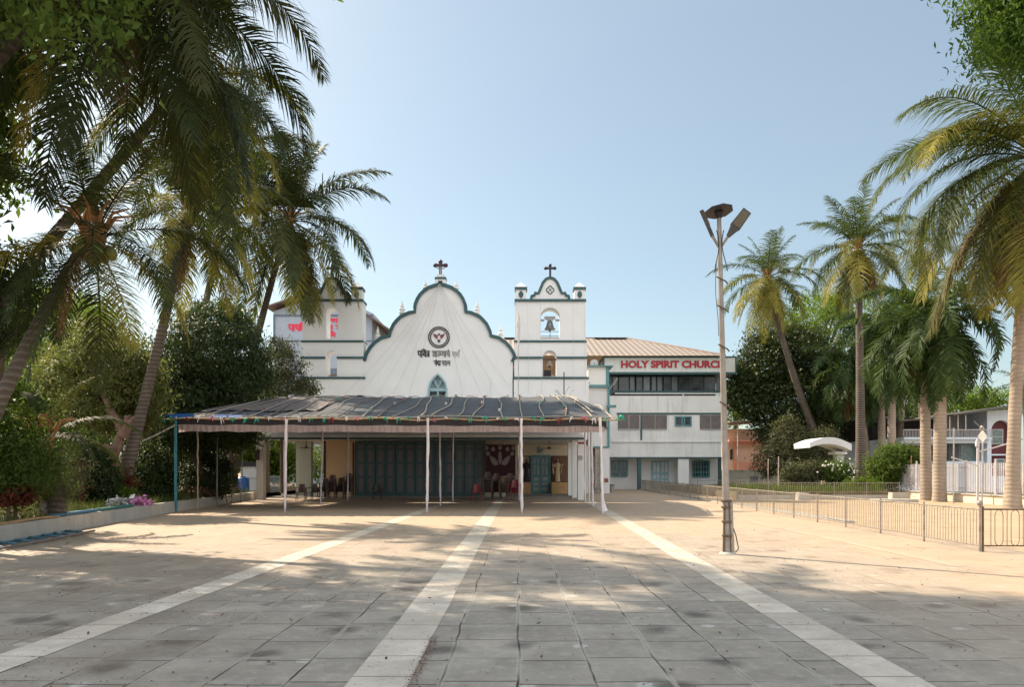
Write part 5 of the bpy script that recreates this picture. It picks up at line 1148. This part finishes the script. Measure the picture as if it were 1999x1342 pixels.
# left side
palm('near coconut palm at the top left whose crown leaves the picture', (-12.2,8.6,.3), P(225,-110,12), 4.2, 26, (.19,.15), seed=3, bend=.5, nl=120, lo=1, yellow=.06, extra=((-10,7,4.2,'g'),(-38,8,4.2,'g'),(5,8,4.2,'g'),(-70,8,4.,'g')), dens=0, dead=1)
palm('tall leaning coconut palm with the large dark crown at the upper left', (-16.8,17.5,.3), P(375,150,19), 3.9, 28, (.2,.14), seed=5, bend=.5, nl=110, lo=0, yellow=.08, extra=((-5,6,3.8,'g'),(-30,8,4.,'g')), dead=2, dens=0)
palm('leaning coconut palm with a low open crown at the left edge', (-11.8,14.8,.3), P(182,450,14.8), 3.1, 21, (.17,.11), seed=8, bend=.4, nl=110, yellow=.05, dens=1, dead=1)
palm('second coconut palm leaning off the left edge, crown high above the picture', (-17.,16,.3), P(300,-330,17), 4.2, 26, (.2,.14), seed=12, bend=.3, nl=90, lo=1, yellow=.05, dens=0)
palm('coconut palm whose slanting trunk rises right of the forked tree', (-14.6,26,.3), (-11.9,26,11.2), 3.7, 30, (.23,.14), seed=15, bend=.62, nl=90, yellow=.3)
palm('coconut palm rising behind the dark mango tree, crown against the sky', (-18.,43,.3), P(566,425,42), 6.3, 40, (.28,.17), seed=21, bend=.5, nl=90, yellow=.25, dens=0)
palm('coconut palm with the highest yellowish crown of the left group', (-21.,43,.3), P(468,290,43), 5.8, 30, (.26,.16), seed=25, bend=.5, nl=80, yellow=.35, dens=0)
palm('young trunkless coconut palm among the shrubs at the left', (-12.2,19,.3), P(85,850,18.5), 2.3, 10, (.2,.18), seed=34, nl=90, lo=1, hi=6, yellow=0, dens=0, dead=0)
# right side
palm('big coconut palm at the right edge with long yellow and brown fronds', (21.35,31,0), (21.9,30.2,15.0), 7.6, 26, (.25,.22), tmat=royal_t, fm=coco2_m, seed=41, bend=.1, nl=165, yellow=.12, dead=3, extra=((170,4,7.9,'g'),(185,5,8.2,'g'),(200,3,8.,'g'),(192,4,8.4,'g'),(178,6,8.2,'g'),(200,6,8.4,'g'),(188,7,8.4,'y'),(172,8,8.2,'g'),(195,8,8.4,'g'),(160,8,7.4,'d'),(205,8,7.,'d'),(190,8,7.,'y'),(225,9,7.5,'y'),(250,9,7.,'y'),(275,9,7.4,'y'),(180,9,7.,'y'),(195,9,7.2,'y'),(215,8,7.4,'g'),(235,8,7.4,'y'),(210,9,7.,'d'),(240,9,7.5,'g')))
palm('leaning coconut palm nearest to the street lamp on the right', (25.8,58,.3), (19.8,57,17.2), 4.8, 34, (.36,.2), fm=coco2_m, seed=45, bend=.75, nl=72, yellow=.3, dens=0, dead=3)
palm('straight coconut palm between the leaning palm and the royal palms', (22.2,46.5,.3), (22.0,46.5,16.2), 4.7, 36, (.32,.2), fm=coco2_m, seed=48, bend=.1, nl=80, yellow=.2, dead=4)
palm('far coconut palm seen behind the big right crown', (36,64,0), (35.9,64,22.), 5., 22, (.3,.2), fm=coco2_m, seed=50, nl=44, bend=.1, dens=0)
palm('far coconut palm partly behind the leaning one', (31.,80,0), (28.4,79,21.), 5., 22, (.3,.2), fm=coco2_m, seed=51, nl=40, bend=.1, dens=0)
rl = 'royal palms in the garden bed'
for i, (px, D, cpx, cpy, r0, R, lab) in enumerate(((1808,38.8,1803,650,.235,3.8,'thick royal palm just left of the thickest grey trunk'),(1834,37.2,1838,610,.27,4.2,'thickest royal palm trunk, tall and pale, left of the picket fence'),
        (1740,53,1742,665,.26,4.6,'pale royal palm above the rounded green bush'),(1723,55,1716,640,.24,4.6,'slender royal palm left of the bush'),(1697,56,1668,715,.24,4.4,'royal palm with hanging brown fronds beside the straight coconut trunk'),(1752,58,1775,590,.24,4.8,'tallest royal palm crown behind the others'))):
    palm(lab, (X_(px,D),D,0), P(cpx,cpy,D), R*1.15, 24, (r0,r0), kind='royal', seed=60+i, bend=.3, nl=90, lo=2, hi=9, dead=1 if i != 4 else 5, group=rl, dens=0, name='royal_palm')
palm('distant small palm above the maroon arch house', (X_(2005,70),70,0), P(1998,752,70), 3.6, 16, (.2,.15), seed=71, nl=36, dens=0)

# ------------------------------------------------------------------ broadleaf trees and shrubs
def leafcloud(blobs, n, size, seed, aspect=.38, clump=.28, droop=.35, shell=.16, nclump=None):
    rg = np.random.default_rng(seed); B = np.array(blobs, float); area = (B[:,3]*B[:,4]+B[:,4]*B[:,5]+B[:,3]*B[:,5]); pr = area/area.sum()
    nc = nclump or max(40, n//26); bi = rg.choice(len(B), nc, p=pr); d = rg.normal(size=(nc, 3)); d /= np.linalg.norm(d, axis=1)[:, None]
    ph = rg.uniform(0, 6.28, 6)
    lump = 1+.13*np.sin(d[:,0]*5+ph[0])*np.sin(d[:,2]*5+ph[1])+.09*np.sin(d[:,1]*9+ph[2])*np.sin(d[:,2]*8+ph[3])
    rad = (1-np.abs(rg.normal(0, shell, nc)))*lump; c = B[bi, :3]+d*B[bi, 3:]*rad[:, None]
    li = rg.integers(0, nc, n); cs = clump*rg.uniform(.6, 1.5, nc); p = c[li]+rg.normal(size=(n, 3))*cs[li][:, None]*np.array([1, 1, .75])
    nrm = rg.normal(size=(n, 3))*.75+d[li]*.6+np.array([0, 0, .55]); nrm /= np.linalg.norm(nrm, axis=1)[:, None]
    ax = rg.normal(size=(n, 3))+np.array([0, 0, -droop*2]); ax -= nrm*np.sum(ax*nrm, axis=1)[:, None]; ax /= np.linalg.norm(ax, axis=1)[:, None]; w = np.cross(nrm, ax)
    s = (size*rg.uniform(.6, 1.3, n))[:, None]; fold = nrm*s*.1
    V = np.stack([p-ax*s*.5, p+w*s*aspect*.5+fold, p+ax*s*.5-nrm*s*.12, p-w*s*aspect*.5+fold], 1).reshape(-1, 3)
    Fq = np.arange(n*4).reshape(-1, 4); return V, Fq, c
def tree(name, label, base, blobs, n, size, mat, tr=.2, seed=1, group=None, cat='tree', bmat=None, nlimb=9, trunkpts=None, **kw):
    base = Vector(base); t = thing(name, label, cat, base, group); rg = random.Random(seed)
    V, Fq, cs = leafcloud(blobs, n, size, seed, **kw); V = V[:, :]
    o = obj('crown' if cat == 'tree' else 'foliage', np_mesh('crown', V, Fq, mat), mat, t)
    cen = Vector(np.mean([b[:3] for b in blobs], 0)); zt = min(b[2]-b[5]*.6 for b in blobs); g = MB()
    pts = trunkpts or [base, base.lerp(Vector((cen.x, cen.y, max(zt, base.z+.2))), .5)+Vector((rg.uniform(-.1,.1),0,0)), Vector((cen.x, cen.y, max(zt, base.z+.3)))]
    k = len(pts); g.tube(pts, [tr*(1.15-.45*i/(k-1)) for i in range(k)], 9)
    for i in range(nlimb):
        e = Vector(cs[rg.randrange(len(cs))]); e = e.lerp(cen, .15); s_ = Vector(pts[-1]).lerp(Vector(pts[-2]), rg.uniform(0,.3)); m_ = s_.lerp(e, .5)+Vector((0,0,.12*(e-s_).length)); g.tube([s_, m_, e], [tr*.5, tr*.3, tr*.08], 6)
    obj('trunk' if cat == 'tree' else 'stems', g, bmat or bark, t); return t
def bl(px, py, D, rx, rz, ry=None):
    x, y, z = P(px, py, D); return (x, y, z, rx, ry or rx, rz)
G1 = 'trees on the left'
tree('rain_tree', 'bright yellow-green spreading tree far behind the left palms', (X_(60,56),56,0), [bl(60,640,56,6,2.6),bl(-60,660,56,5,3),bl(150,650,54,3.5,2.2),bl(20,600,58,4,2),bl(110,600,58,3.5,1.6),bl(60,730,54,6,2.4)], 36000, .3, light_m, .4, 1, G1, clump=.5)
tree('leafy_tree', 'mid green tree filling the gap behind the left shrubs', (X_(40,40),40,0), [bl(40,790,40,3.4,2.4),bl(-60,800,38,3,3),bl(130,810,42,2.6,2),bl(60,870,38,4,1.6)], 34000, .27, jackl_m, .25, 2, G1, clump=.35)
tree('mango_tree', 'sunlit mango tree with a cut forked trunk at the left', (-14.8,25.5,.3), [bl(205,720,27,1.6,1.5),bl(150,740,28,1.2,1.),bl(262,760,27,1.1,1.7),bl(215,800,27,1.5,.9),bl(180,660,29,1.0,.8),bl(120,700,29,.8,.5)], 24000, .23, mangol_m, .16, 3, G1, bmat=barkred, aspect=.26, droop=.7, clump=.22, trunkpts=[Vector(P(225,950,25.5)),Vector(P(222,890,25.5)),Vector(P(240,840,25.5)),Vector(P(215,800,25.8)),Vector(P(200,760,26.2))])
fk = bpy.data.objects['mango_tree']; obj('cut_limb', MB().tube([P(240,852,25.5),P(250,830,25.4),P(248,812,25.4)],[.2,.14,.10],8).tube([P(248,832,25.4),P(262,815,25.3)],[.1,.06],7).tube([P(222,880,25.5),P(205,868,25.5)],[.14,.08],7), barkred, fk)
tree('mango_tree', 'dark rounded mango tree behind the left end of the canopy', (-14.4,34,.3), [bl(415,700,34,2.6,2.4),bl(370,770,33,2.1,1.6),bl(460,760,34,1.9,1.8),bl(420,640,35,1.7,1.3),bl(340,720,34,1.4,1.6),bl(395,840,33,2.2,.9),bl(330,830,32,1.6,1.1),bl(300,880,31,1.3,1.),bl(440,850,35,1.6,.7)], 60000, .24, mango_m, .22, 4, G1, aspect=.26, droop=.7, clump=.26)
tree('slender_tree', 'olive green tree with thin bare stems left of the left tower', (X_(550,41.5),41.5,.3), [bl(545,715,41.5,1.4,1.0),bl(590,760,41.5,.9,.5),bl(540,680,43,.9,.5),bl(505,745,42,1.1,.9),bl(560,750,41,1.2,.6)], 9000, .17, olive_m, .09, 5, G1, clump=.22, nlimb=16)
palm('low young palm with olive fronds behind the canopy left of the tower', (X_(520,43),43,.3), P(522,745,43), 3., 12, (.18,.14), seed=33, nl=48, lo=1, hi=6, dens=0, dead=0, yellow=.4)
tree('leafy_tree', 'dark tree behind the porch pillars at the left', (X_(455,52),52,0), [bl(450,800,52,3,3),bl(400,850,50,3,2),bl(560,900,58,4,1.6),bl(500,850,55,3,1.5)], 26000, .28, jackl_m, .25, 6, G1, clump=.35)
tree('banana_clump', 'yellow-green leafy clump seen between the left porch pillars', (X_(520,56),56,0), [bl(480,900,54,1.5,1.2),bl(530,905,55,1.3,1.2),bl(556,890,55,1,.9)], 3000, .4, light_m, .1, 7, None, cat='shrub', clump=.3)
# overhanging near trees
tree('overhanging_tree', 'near leafy branch hanging into the top left corner', (-11.8,7.,.3), [(-6.6,8.6,9.6,2.4,2.2,2.6),(-8.8,9.2,10.4,2.6,2.4,2.2),(-5.0,8.3,7.4,.8,.8,1.0)], 20000, .13, jackl_m, .25, 8, None, aspect=.5, clump=.16, droop=.8)
tree('feathery_tree', 'near feathery branch hanging into the top right corner', (9.6,9.2,0), [(7.9,9.2,8.4,1.7,1.6,1.5),(6.9,9.4,7.7,.9,.9,.8),(6.6,9.1,9.0,1.1,1.1,1.3),(7.0,8.8,6.75,.6,.5,.4),(6.2,8.9,7.4,.5,.5,.6),(6.5,9.0,6.9,.45,.4,.35)], 60000, .10, fern_m, .2, 9, None, aspect=.3, clump=.13, droop=.5)
# crown above the picture that shades the forecourt
tree('shade_tree', 'big tree beyond the top left of the picture that shades the forecourt', (-15.5,14,.3), [(-9.5,18,17.2,3.6,3.2,1.6),(-5.2,18.6,16.8,2.4,2.4,1.1),(-11,13.5,13.5,2.2,2.5,1.5),(-2.6,18.4,16.6,1.6,1.8,.8),(-13.8,13.2,8.6,2.6,2.6,1.8),(-15.6,17.6,9.6,2.6,2.6,1.6),(-12.6,10.2,8.0,1.8,2.,1.2),(-12.3,14.6,10.2,2.,2.2,1.6),(-11.0,15.2,12.9,2.4,2.2,1.2),(-8.8,15.8,13.5,2.2,2,1)], 60000, .3, jackl_m, .35, 10, None, clump=.35, nlimb=0, trunkpts=[Vector((-15.5,14,.3)),Vector((-15.8,14,4)),Vector((-15.6,14,9))])
# right side
G2 = 'trees on the right'
tree('jackfruit_tree', 'large dark glossy tree right of the office wing', (X_(1530,62),62,0), [bl(1500,720,62,2.6,3),bl(1560,690,62,2.6,2.6),bl(1470,765,61,2.0,2.4),bl(1540,800,61,3.2,3.4),bl(1535,850,60,2.2,1.6),bl(1455,740,62,1.4,2),bl(1600,760,63,2.6,3.6),bl(1640,820,64,2.6,3.5),bl(1500,670,63,1.8,1.2)], 52000, .27, jack_m, .35, 20, G2, aspect=.5, clump=.38)
tree('bright_tree', 'bright green tree far behind the large dark tree', (X_(1620,90),90,0), [bl(1610,640,90,5.,4.),bl(1560,650,90,3.,2.5),bl(1660,600,92,3,2.5),bl(1590,600,92,3,1.5)], 16000, .34, light_m, .4, 21, G2, clump=.5)
tree('dark_tree', 'dark mass of a tree behind the royal palm trunks', (X_(1680,72),72,0), [bl(1670,780,72,3.6,5),bl(1720,850,72,4,3.6),bl(1620,860,70,3,3.4),bl(1780,830,74,3,4)], 26000, .3, jack_m, .35, 22, G2, aspect=.5, clump=.5)
tree('small_tree', 'small dusty olive tree below the large dark tree', (X_(1545,54),54,0), [bl(1540,880,54,1.9,1.6),bl(1500,900,54,1.1,1.2),bl(1590,880,54,1.5,1.2),bl(1535,845,54,.8,1.3),bl(1600,855,55,1.,.9)], 15000, .2, olive_m, .1, 23, G2, clump=.26)
tree('leafy_tree', 'bright roadside tree behind the roof of the maroon arch house', (X_(1880,78),78,0), [bl(1850,795,78,2.8,1.8),bl(1900,785,78,2.6,1.6),bl(1950,790,78,3,1.6),bl(1800,830,80,2.5,2.5)], 13000, .3, light_m, .3, 24, G2, clump=.4)
tree('leafy_tree', 'green tree between the office wing and the peach house', (X_(1425,95),95,0), [bl(1420,800,95,2.,2.5),bl(1450,790,95,2.5,2.),bl(1440,740,96,2,2.5)], 6000, .35, jackl_m, .3, 25, G2, clump=.45)
def shrub(name, label, px, D, pyc, rx, rz, n, size, mat, seed, z0=.0, group=None, **kw):
    x, y, z = P(px, pyc, D); return tree(name, label, (x,D,z0), [(x,D,z,rx,rx*.8,rz),(x-rx*.45,D+.1,z-rz*.25,rx*.6,rx*.5,rz*.7),(x+rx*.5,D-.1,z-rz*.2,rx*.55,rx*.5,rz*.75)], n, size, mat, .045, seed, group, cat='shrub', nlimb=12, **kw)
SG = 'shrubs in the garden on the right'
shrub('round_bush', 'large rounded glossy green bush in front of the royal palms', 1753,43.,908,1.55,1.2,12000,.19,jackl_m,30,.3,SG,clump=.2)
shrub('flowering_shrub', 'brownish shrub with pale flowers left of the arch shelter', 1565,45,922,1.1,.75,4500,.17,olive_m,31,.0,SG,clump=.2)
shrub('flowering_shrub', 'fresh green shrub with white flowers under the arch shelter', 1632,44.5,925,.95,.75,4500,.16,jackl_m,32,.3,SG,clump=.18)
shrub('low_palm_tuft', 'yellow-green tuft of low leaves at the foot of the straight coconut palm', 1705,43.,944,.95,.35,1500,.4,light_m,33,.3,SG,aspect=.1,clump=.15)
shrub('low_palm_tuft', 'small yellow-green tuft right of the white flowered shrub', 1660,43.,945,.5,.3,700,.35,light_m,34,.3,SG,aspect=.1,clump=.12)
rg = random.Random(7)
for i in range(24): x, y, z = P(1632+rg.gauss(0,22), 915+rg.gauss(0,9), 43.8); obj('flower', MB().ball((x,y+rg.uniform(-.1,.2),z), .06, 5), M('white_petals', (.75,.72,.7), .6), bpy.data.objects['flowering_shrub.001'])
LG = 'plants in the bed on the left'
shrub('feathery_shrub', 'dense feathery green shrub at the left edge of the bed', 30,17.6,905,1.1,.85,15000,.12,jackl_m,40,.3,LG,aspect=.12,clump=.16)
shrub('feathery_shrub', 'second feathery shrub behind the young palm', 90,19,930,.9,.8,9000,.13,olive_m,41,.3,LG,aspect=.12,clump=.16)
shrub('red_leaf_plant', 'clump of dark red leaved plants at the lower left corner of the bed', 15,17.2,968,.55,.2,1000,.2,red_m,42,.3,LG,aspect=.22,clump=.12)
shrub('dark_shrub', 'dark dense shrub beside the forked trunk', 180,24.5,925,.75,1.0,9000,.13,mango_m,43,.3,LG,clump=.15)
shrub('red_leaf_plant', 'red and yellow leaved plant left of the dark shrub', 150,24,940,.3,.65,700,.3,red_m,44,.3,LG,aspect=.16,clump=.1)
shrub('yellow_plant', 'low yellow-green plant left of the white pot', 112,21,955,.4,.4,1200,.2,light_m,45,.3,LG,aspect=.2,clump=.1)
shrub('red_leaf_plant', 'slim red leaved plant beside the slanting palm trunk', 246,25.5,945,.25,.6,600,.25,red_m,46,.3,LG,aspect=.16,clump=.1)
shrub('yellow_plant', 'yellow-green plant at the foot of the forked trunk', 235,25,962,.35,.3,900,.2,light_m,47,.3,LG,aspect=.2,clump=.1)
shrub('dark_shrub', 'dark tall shrub left of the first canopy posts', 300,29,930,.9,1.2,9000,.15,mango_m,48,.3,LG,clump=.18)
shrub('dark_shrub', 'dark shrub between the bare posts under the canopy edge', 405,34,925,1.1,1.2,9000,.15,mango_m,49,.3,LG,clump=.18)
shrub('red_leaf_plant', 'reddish spiky plant beside the kerb wall under the canopy', 435,36.5,955,.4,.3,600,.28,red_m,50,.3,LG,aspect=.14,clump=.1)
shrub('dark_shrub', 'dark shrub at the foot of the leaning palm on the left edge', -30,17.5,880,1.3,1.3,9000,.15,jackl_m,51,.3,LG,clump=.2)
tree('leafy_tree', 'dark leafy tree under the crown of the leaning palm on the left edge', (-13.6,18,.3), [bl(-20,600,17,1.0,1.),bl(30,530,18,.6,.6)], 4000, .16, mango_m, .12, 52, G1, clump=.16)
x, y = X_(468,42.5), 42.5
palm_t = tree('shaded_tree', 'dark straight trunk rising beside the blue drum under the canopy edge', (X_(455,38.2),38.2,.3), [bl(450,790,38.5,1.4,.9)], 3000, .18, mango_m, .26, 53, G1)
# pickets far behind the left bed
fz_ = thing('picket_fence', 'white picket fence glimpsed behind the left bed', 'fence', (-22,33,.3)); g = MB()
A, B = Vector((-26.5,33,.3)), Vector((-15.8,38,.3))
for i in range(96): p = A.lerp(B, i/95); g.box(p.x-.03,p.x+.03,p.y,p.y+.02,.55,2.0)
obj('pickets', g, M('grey_white_pickets', (.5,.45,.42), .7), fz_)
g = MB(); g.tube([A+Vector((0,.05,.5)),B+Vector((0,.05,.5))],.03,4); g.tube([A+Vector((0,.05,1.5)),B+Vector((0,.05,1.5))],.03,4); obj('rails', g, M('grey_white_pickets', (.5,.45,.42)), fz_)
g = MB(); g.hexa([A+Vector((0,0,-.3)),B+Vector((0,0,-.3)),B+Vector((0,.2,-.3)),A+Vector((0,.2,-.3))],[A+Vector((0,0,.2)),B+Vector((0,0,.2)),B+Vector((0,.2,.2)),A+Vector((0,.2,.2))]); obj('base_wall', g, ochre, fz_)
# things lying on and by the kerb wall
x, y, z = P(86,1003,17.); pt = thing('white_pot', 'plain white cylindrical pot standing in the left bed', 'pot', (-11.9,17,.34)); x = X_(88,19)
pt.location = (x,19,.34); obj('pot_body', MB().lathe([(.13,0),(.15,.05),(.16,.46),(.17,.5),(.14,.5),(.13,.42)],(x,19,.34),18), M('dull_white', (.55,.5,.47), .7, .1, 3), pt); obj('soil_fill', MB().lathe([(.13,.42),(.02,.44)],(x,19,.34),12), soilm, pt)
for i in range(3):
    o_ = MB().tube([(-10.75-.07*i+.03*math.sin(k), 9+k*1.0, .44+.012*i) for k in range(9)], .028, 6); tag(obj('bamboo_pole', o_, bamboo), ['bamboo pole nearest the pavement edge on the kerb wall','middle bamboo pole lying on the kerb wall','innermost bamboo pole lying on the kerb wall'][i], 'pole', 'bamboo poles lying on the kerb wall')
for k in range(3): bpy.data.objects['bamboo_pole'+('' if k == 0 else '.%03d' % k)].rotation_euler.z = .0
def kx(y):
    for (x0,y0),(x1,y1) in zip(KL, KL[1:]):
        if y0 <= y <= y1: return x0+(x1-x0)*(y-y0)/(y1-y0)
    return KL[-1][0]
for k in range(3):
    o_ = bpy.data.objects['bamboo_pole'+('' if k == 0 else '.%03d' % k)]; me = o_.data
    o_.data = MB().tube([(kx(10+j)-.07-.075*k+.015*math.sin(j+k), 10+j*1.05, .435+.015*math.sin(j*2)) for j in range(9)], .026, 6).mesh('bamboo_pole', bamboo, False)
for k, (y0, m_, lab) in enumerate(((18.4, ladderblue, 'pair of faded blue tubes lying on the kerb wall'),(21.2, M('faded_green_tube', (.05,.17,.15), .5, .3, 5), 'pair of faded green tubes lying on the kerb wall'))):
    g = MB()
    for q in range(2): g.tube([(kx(y0)-.1-.12*q,y0,.45),(kx(y0+2.6)-.1-.12*q,y0+2.6,.45)],.045,8)
    tag(obj('metal_tubes', g, m_), lab, 'tubes')
ld = thing('ladder_frame', 'faded blue ladder-like frame lying on the paving by the kerb wall', 'ladder', (-10.9,14,0))
for s_ in (0, 1): obj('rail', MB().tube([(kx(y_)+.22+.62*s_, y_, .05) for y_ in np.linspace(11, 18.6, 6)], .028, 6), ladderblue if s_ == 0 else M('rusty_grey_tube', (.22,.17,.14)), ld)
for i, y_ in enumerate(np.linspace(11.2, 18.3, 13)): obj('rung', MB().tube([(kx(y_)+.22,y_,.07),(kx(y_)+.84,y_-.3,.06)], .03, 6), ladderblue, ld)
x = kx(25)-.35; cb = MB()
V, Fq, _ = leafcloud([(x,25,.47,.3,.55,.12)], 260, .2, 60, aspect=.7, clump=.08); tag(obj('cloth_bundle', np_mesh('cloth_bundle', V, Fq, pink), pink), 'crumpled pink and white plastic bundle on the kerb wall', 'bundle')
V, Fq, _ = leafcloud([(x-.1,24.1,.48,.28,.4,.12)], 220, .2, 61, aspect=.7, clump=.08); w_ = M('crumpled_white', (.6,.58,.6)); tag(obj('cloth_bundle', np_mesh('cloth_bundle', V, Fq, w_), w_), 'crumpled whitish plastic beside the pink bundle on the kerb wall', 'bundle')
V, Fq, _ = leafcloud([(kx(33)-.7,33,.5,.6,1.4,.22)], 2600, .14, 62, aspect=.5, clump=.12); tag(obj('leaf_heap', np_mesh('leaf_heap', V, Fq, litter_m), litter_m), 'heap of dry grey leaves on the bed beside the canopy posts', 'leaf heap')
# ground cover and litter
def scatter(name, n, fx0, size, mat, seed, asp=.5, up=False):
    rg = np.random.default_rng(seed); p = fx0(rg, n); n = len(p); a = rg.uniform(0, 6.28, n); s = size*rg.uniform(.5, 1.5, n)
    if up:
        d = np.stack([rg.normal(0,.35,n), rg.normal(0,.35,n), np.ones(n)], 1); w = np.stack([np.cos(a), np.sin(a), 0*a], 1)
        V = np.stack([p-w*.008, p+w*.008, p+d*s[:,None]*.6+w*.006, p+d*s[:,None]], 1)
    else:
        d = np.stack([np.cos(a), np.sin(a), rg.normal(0,.25,n)], 1)*s[:,None]; w = np.stack([-np.sin(a), np.cos(a), rg.normal(0,.25,n)], 1)*s[:,None]*asp
        p = p+np.array([0,0,1.])*(s[:,None]*.3)
        V = np.stack([p-d*.5, p+w*.5, p+d*.5, p-w*.5], 1)
    return tag(obj(name, np_mesh(name, V.reshape(-1,3), np.arange(n*4).reshape(-1,4), mat), mat), None, None, kind='stuff')
def onpave(rg, n):
    x = rg.uniform(-10, 9.5, n); y = 4.5+24*rg.random(n)**1.6; return np.stack([x, y, np.full(n, .006)], 1)
def crack(rg, n):
    x = -.80+rg.normal(0,.028,n); y = rg.uniform(5.1, 6.9, n); return np.stack([x, y, rg.uniform(.005,.02,n)], 1)
def onbed(rg, n):
    y = rg.uniform(9, 40, n); k_ = np.interp(y, [q[1] for q in KL], [q[0] for q in KL]); return np.stack([k_-.3-rg.random(n)**1.5*9, y, np.full(n,.345)], 1)
def ongarden(rg, n): return np.stack([rg.uniform(12.5,20.8,n), rg.uniform(40.5,46,n), np.full(n,.42)], 1)
def drifts(rg, n):
    c = rg.integers(0, 40, n); cx = rg.uniform(-9,-1.2,40); cy = rg.uniform(5,11,40); return np.stack([cx[c]+rg.normal(0,.28,n), cy[c]+rg.normal(0,.2,n), np.full(n,.006)], 1)
scatter('fallen_seeds', 2600, onpave, .022, litter_m, 1, .8)
scatter('leaf_litter', 160, onpave, .055, litter_m, 2, .4)
scatter('leaf_litter', 520, crack, .017, M('orange_litter', (.14,.075,.04), .9, .5, 40), 3, .6)
scatter('leaf_litter', 2200, drifts, .018, litter_m, 4, .6)
scatter('leaf_litter', 9000, onbed, .09, litter_m, 5, .5)
scatter('grass', 14000, onbed, .28, grass_m, 6, up=True)
scatter('grass', 9000, ongarden, .35, grass_m, 7, up=True)
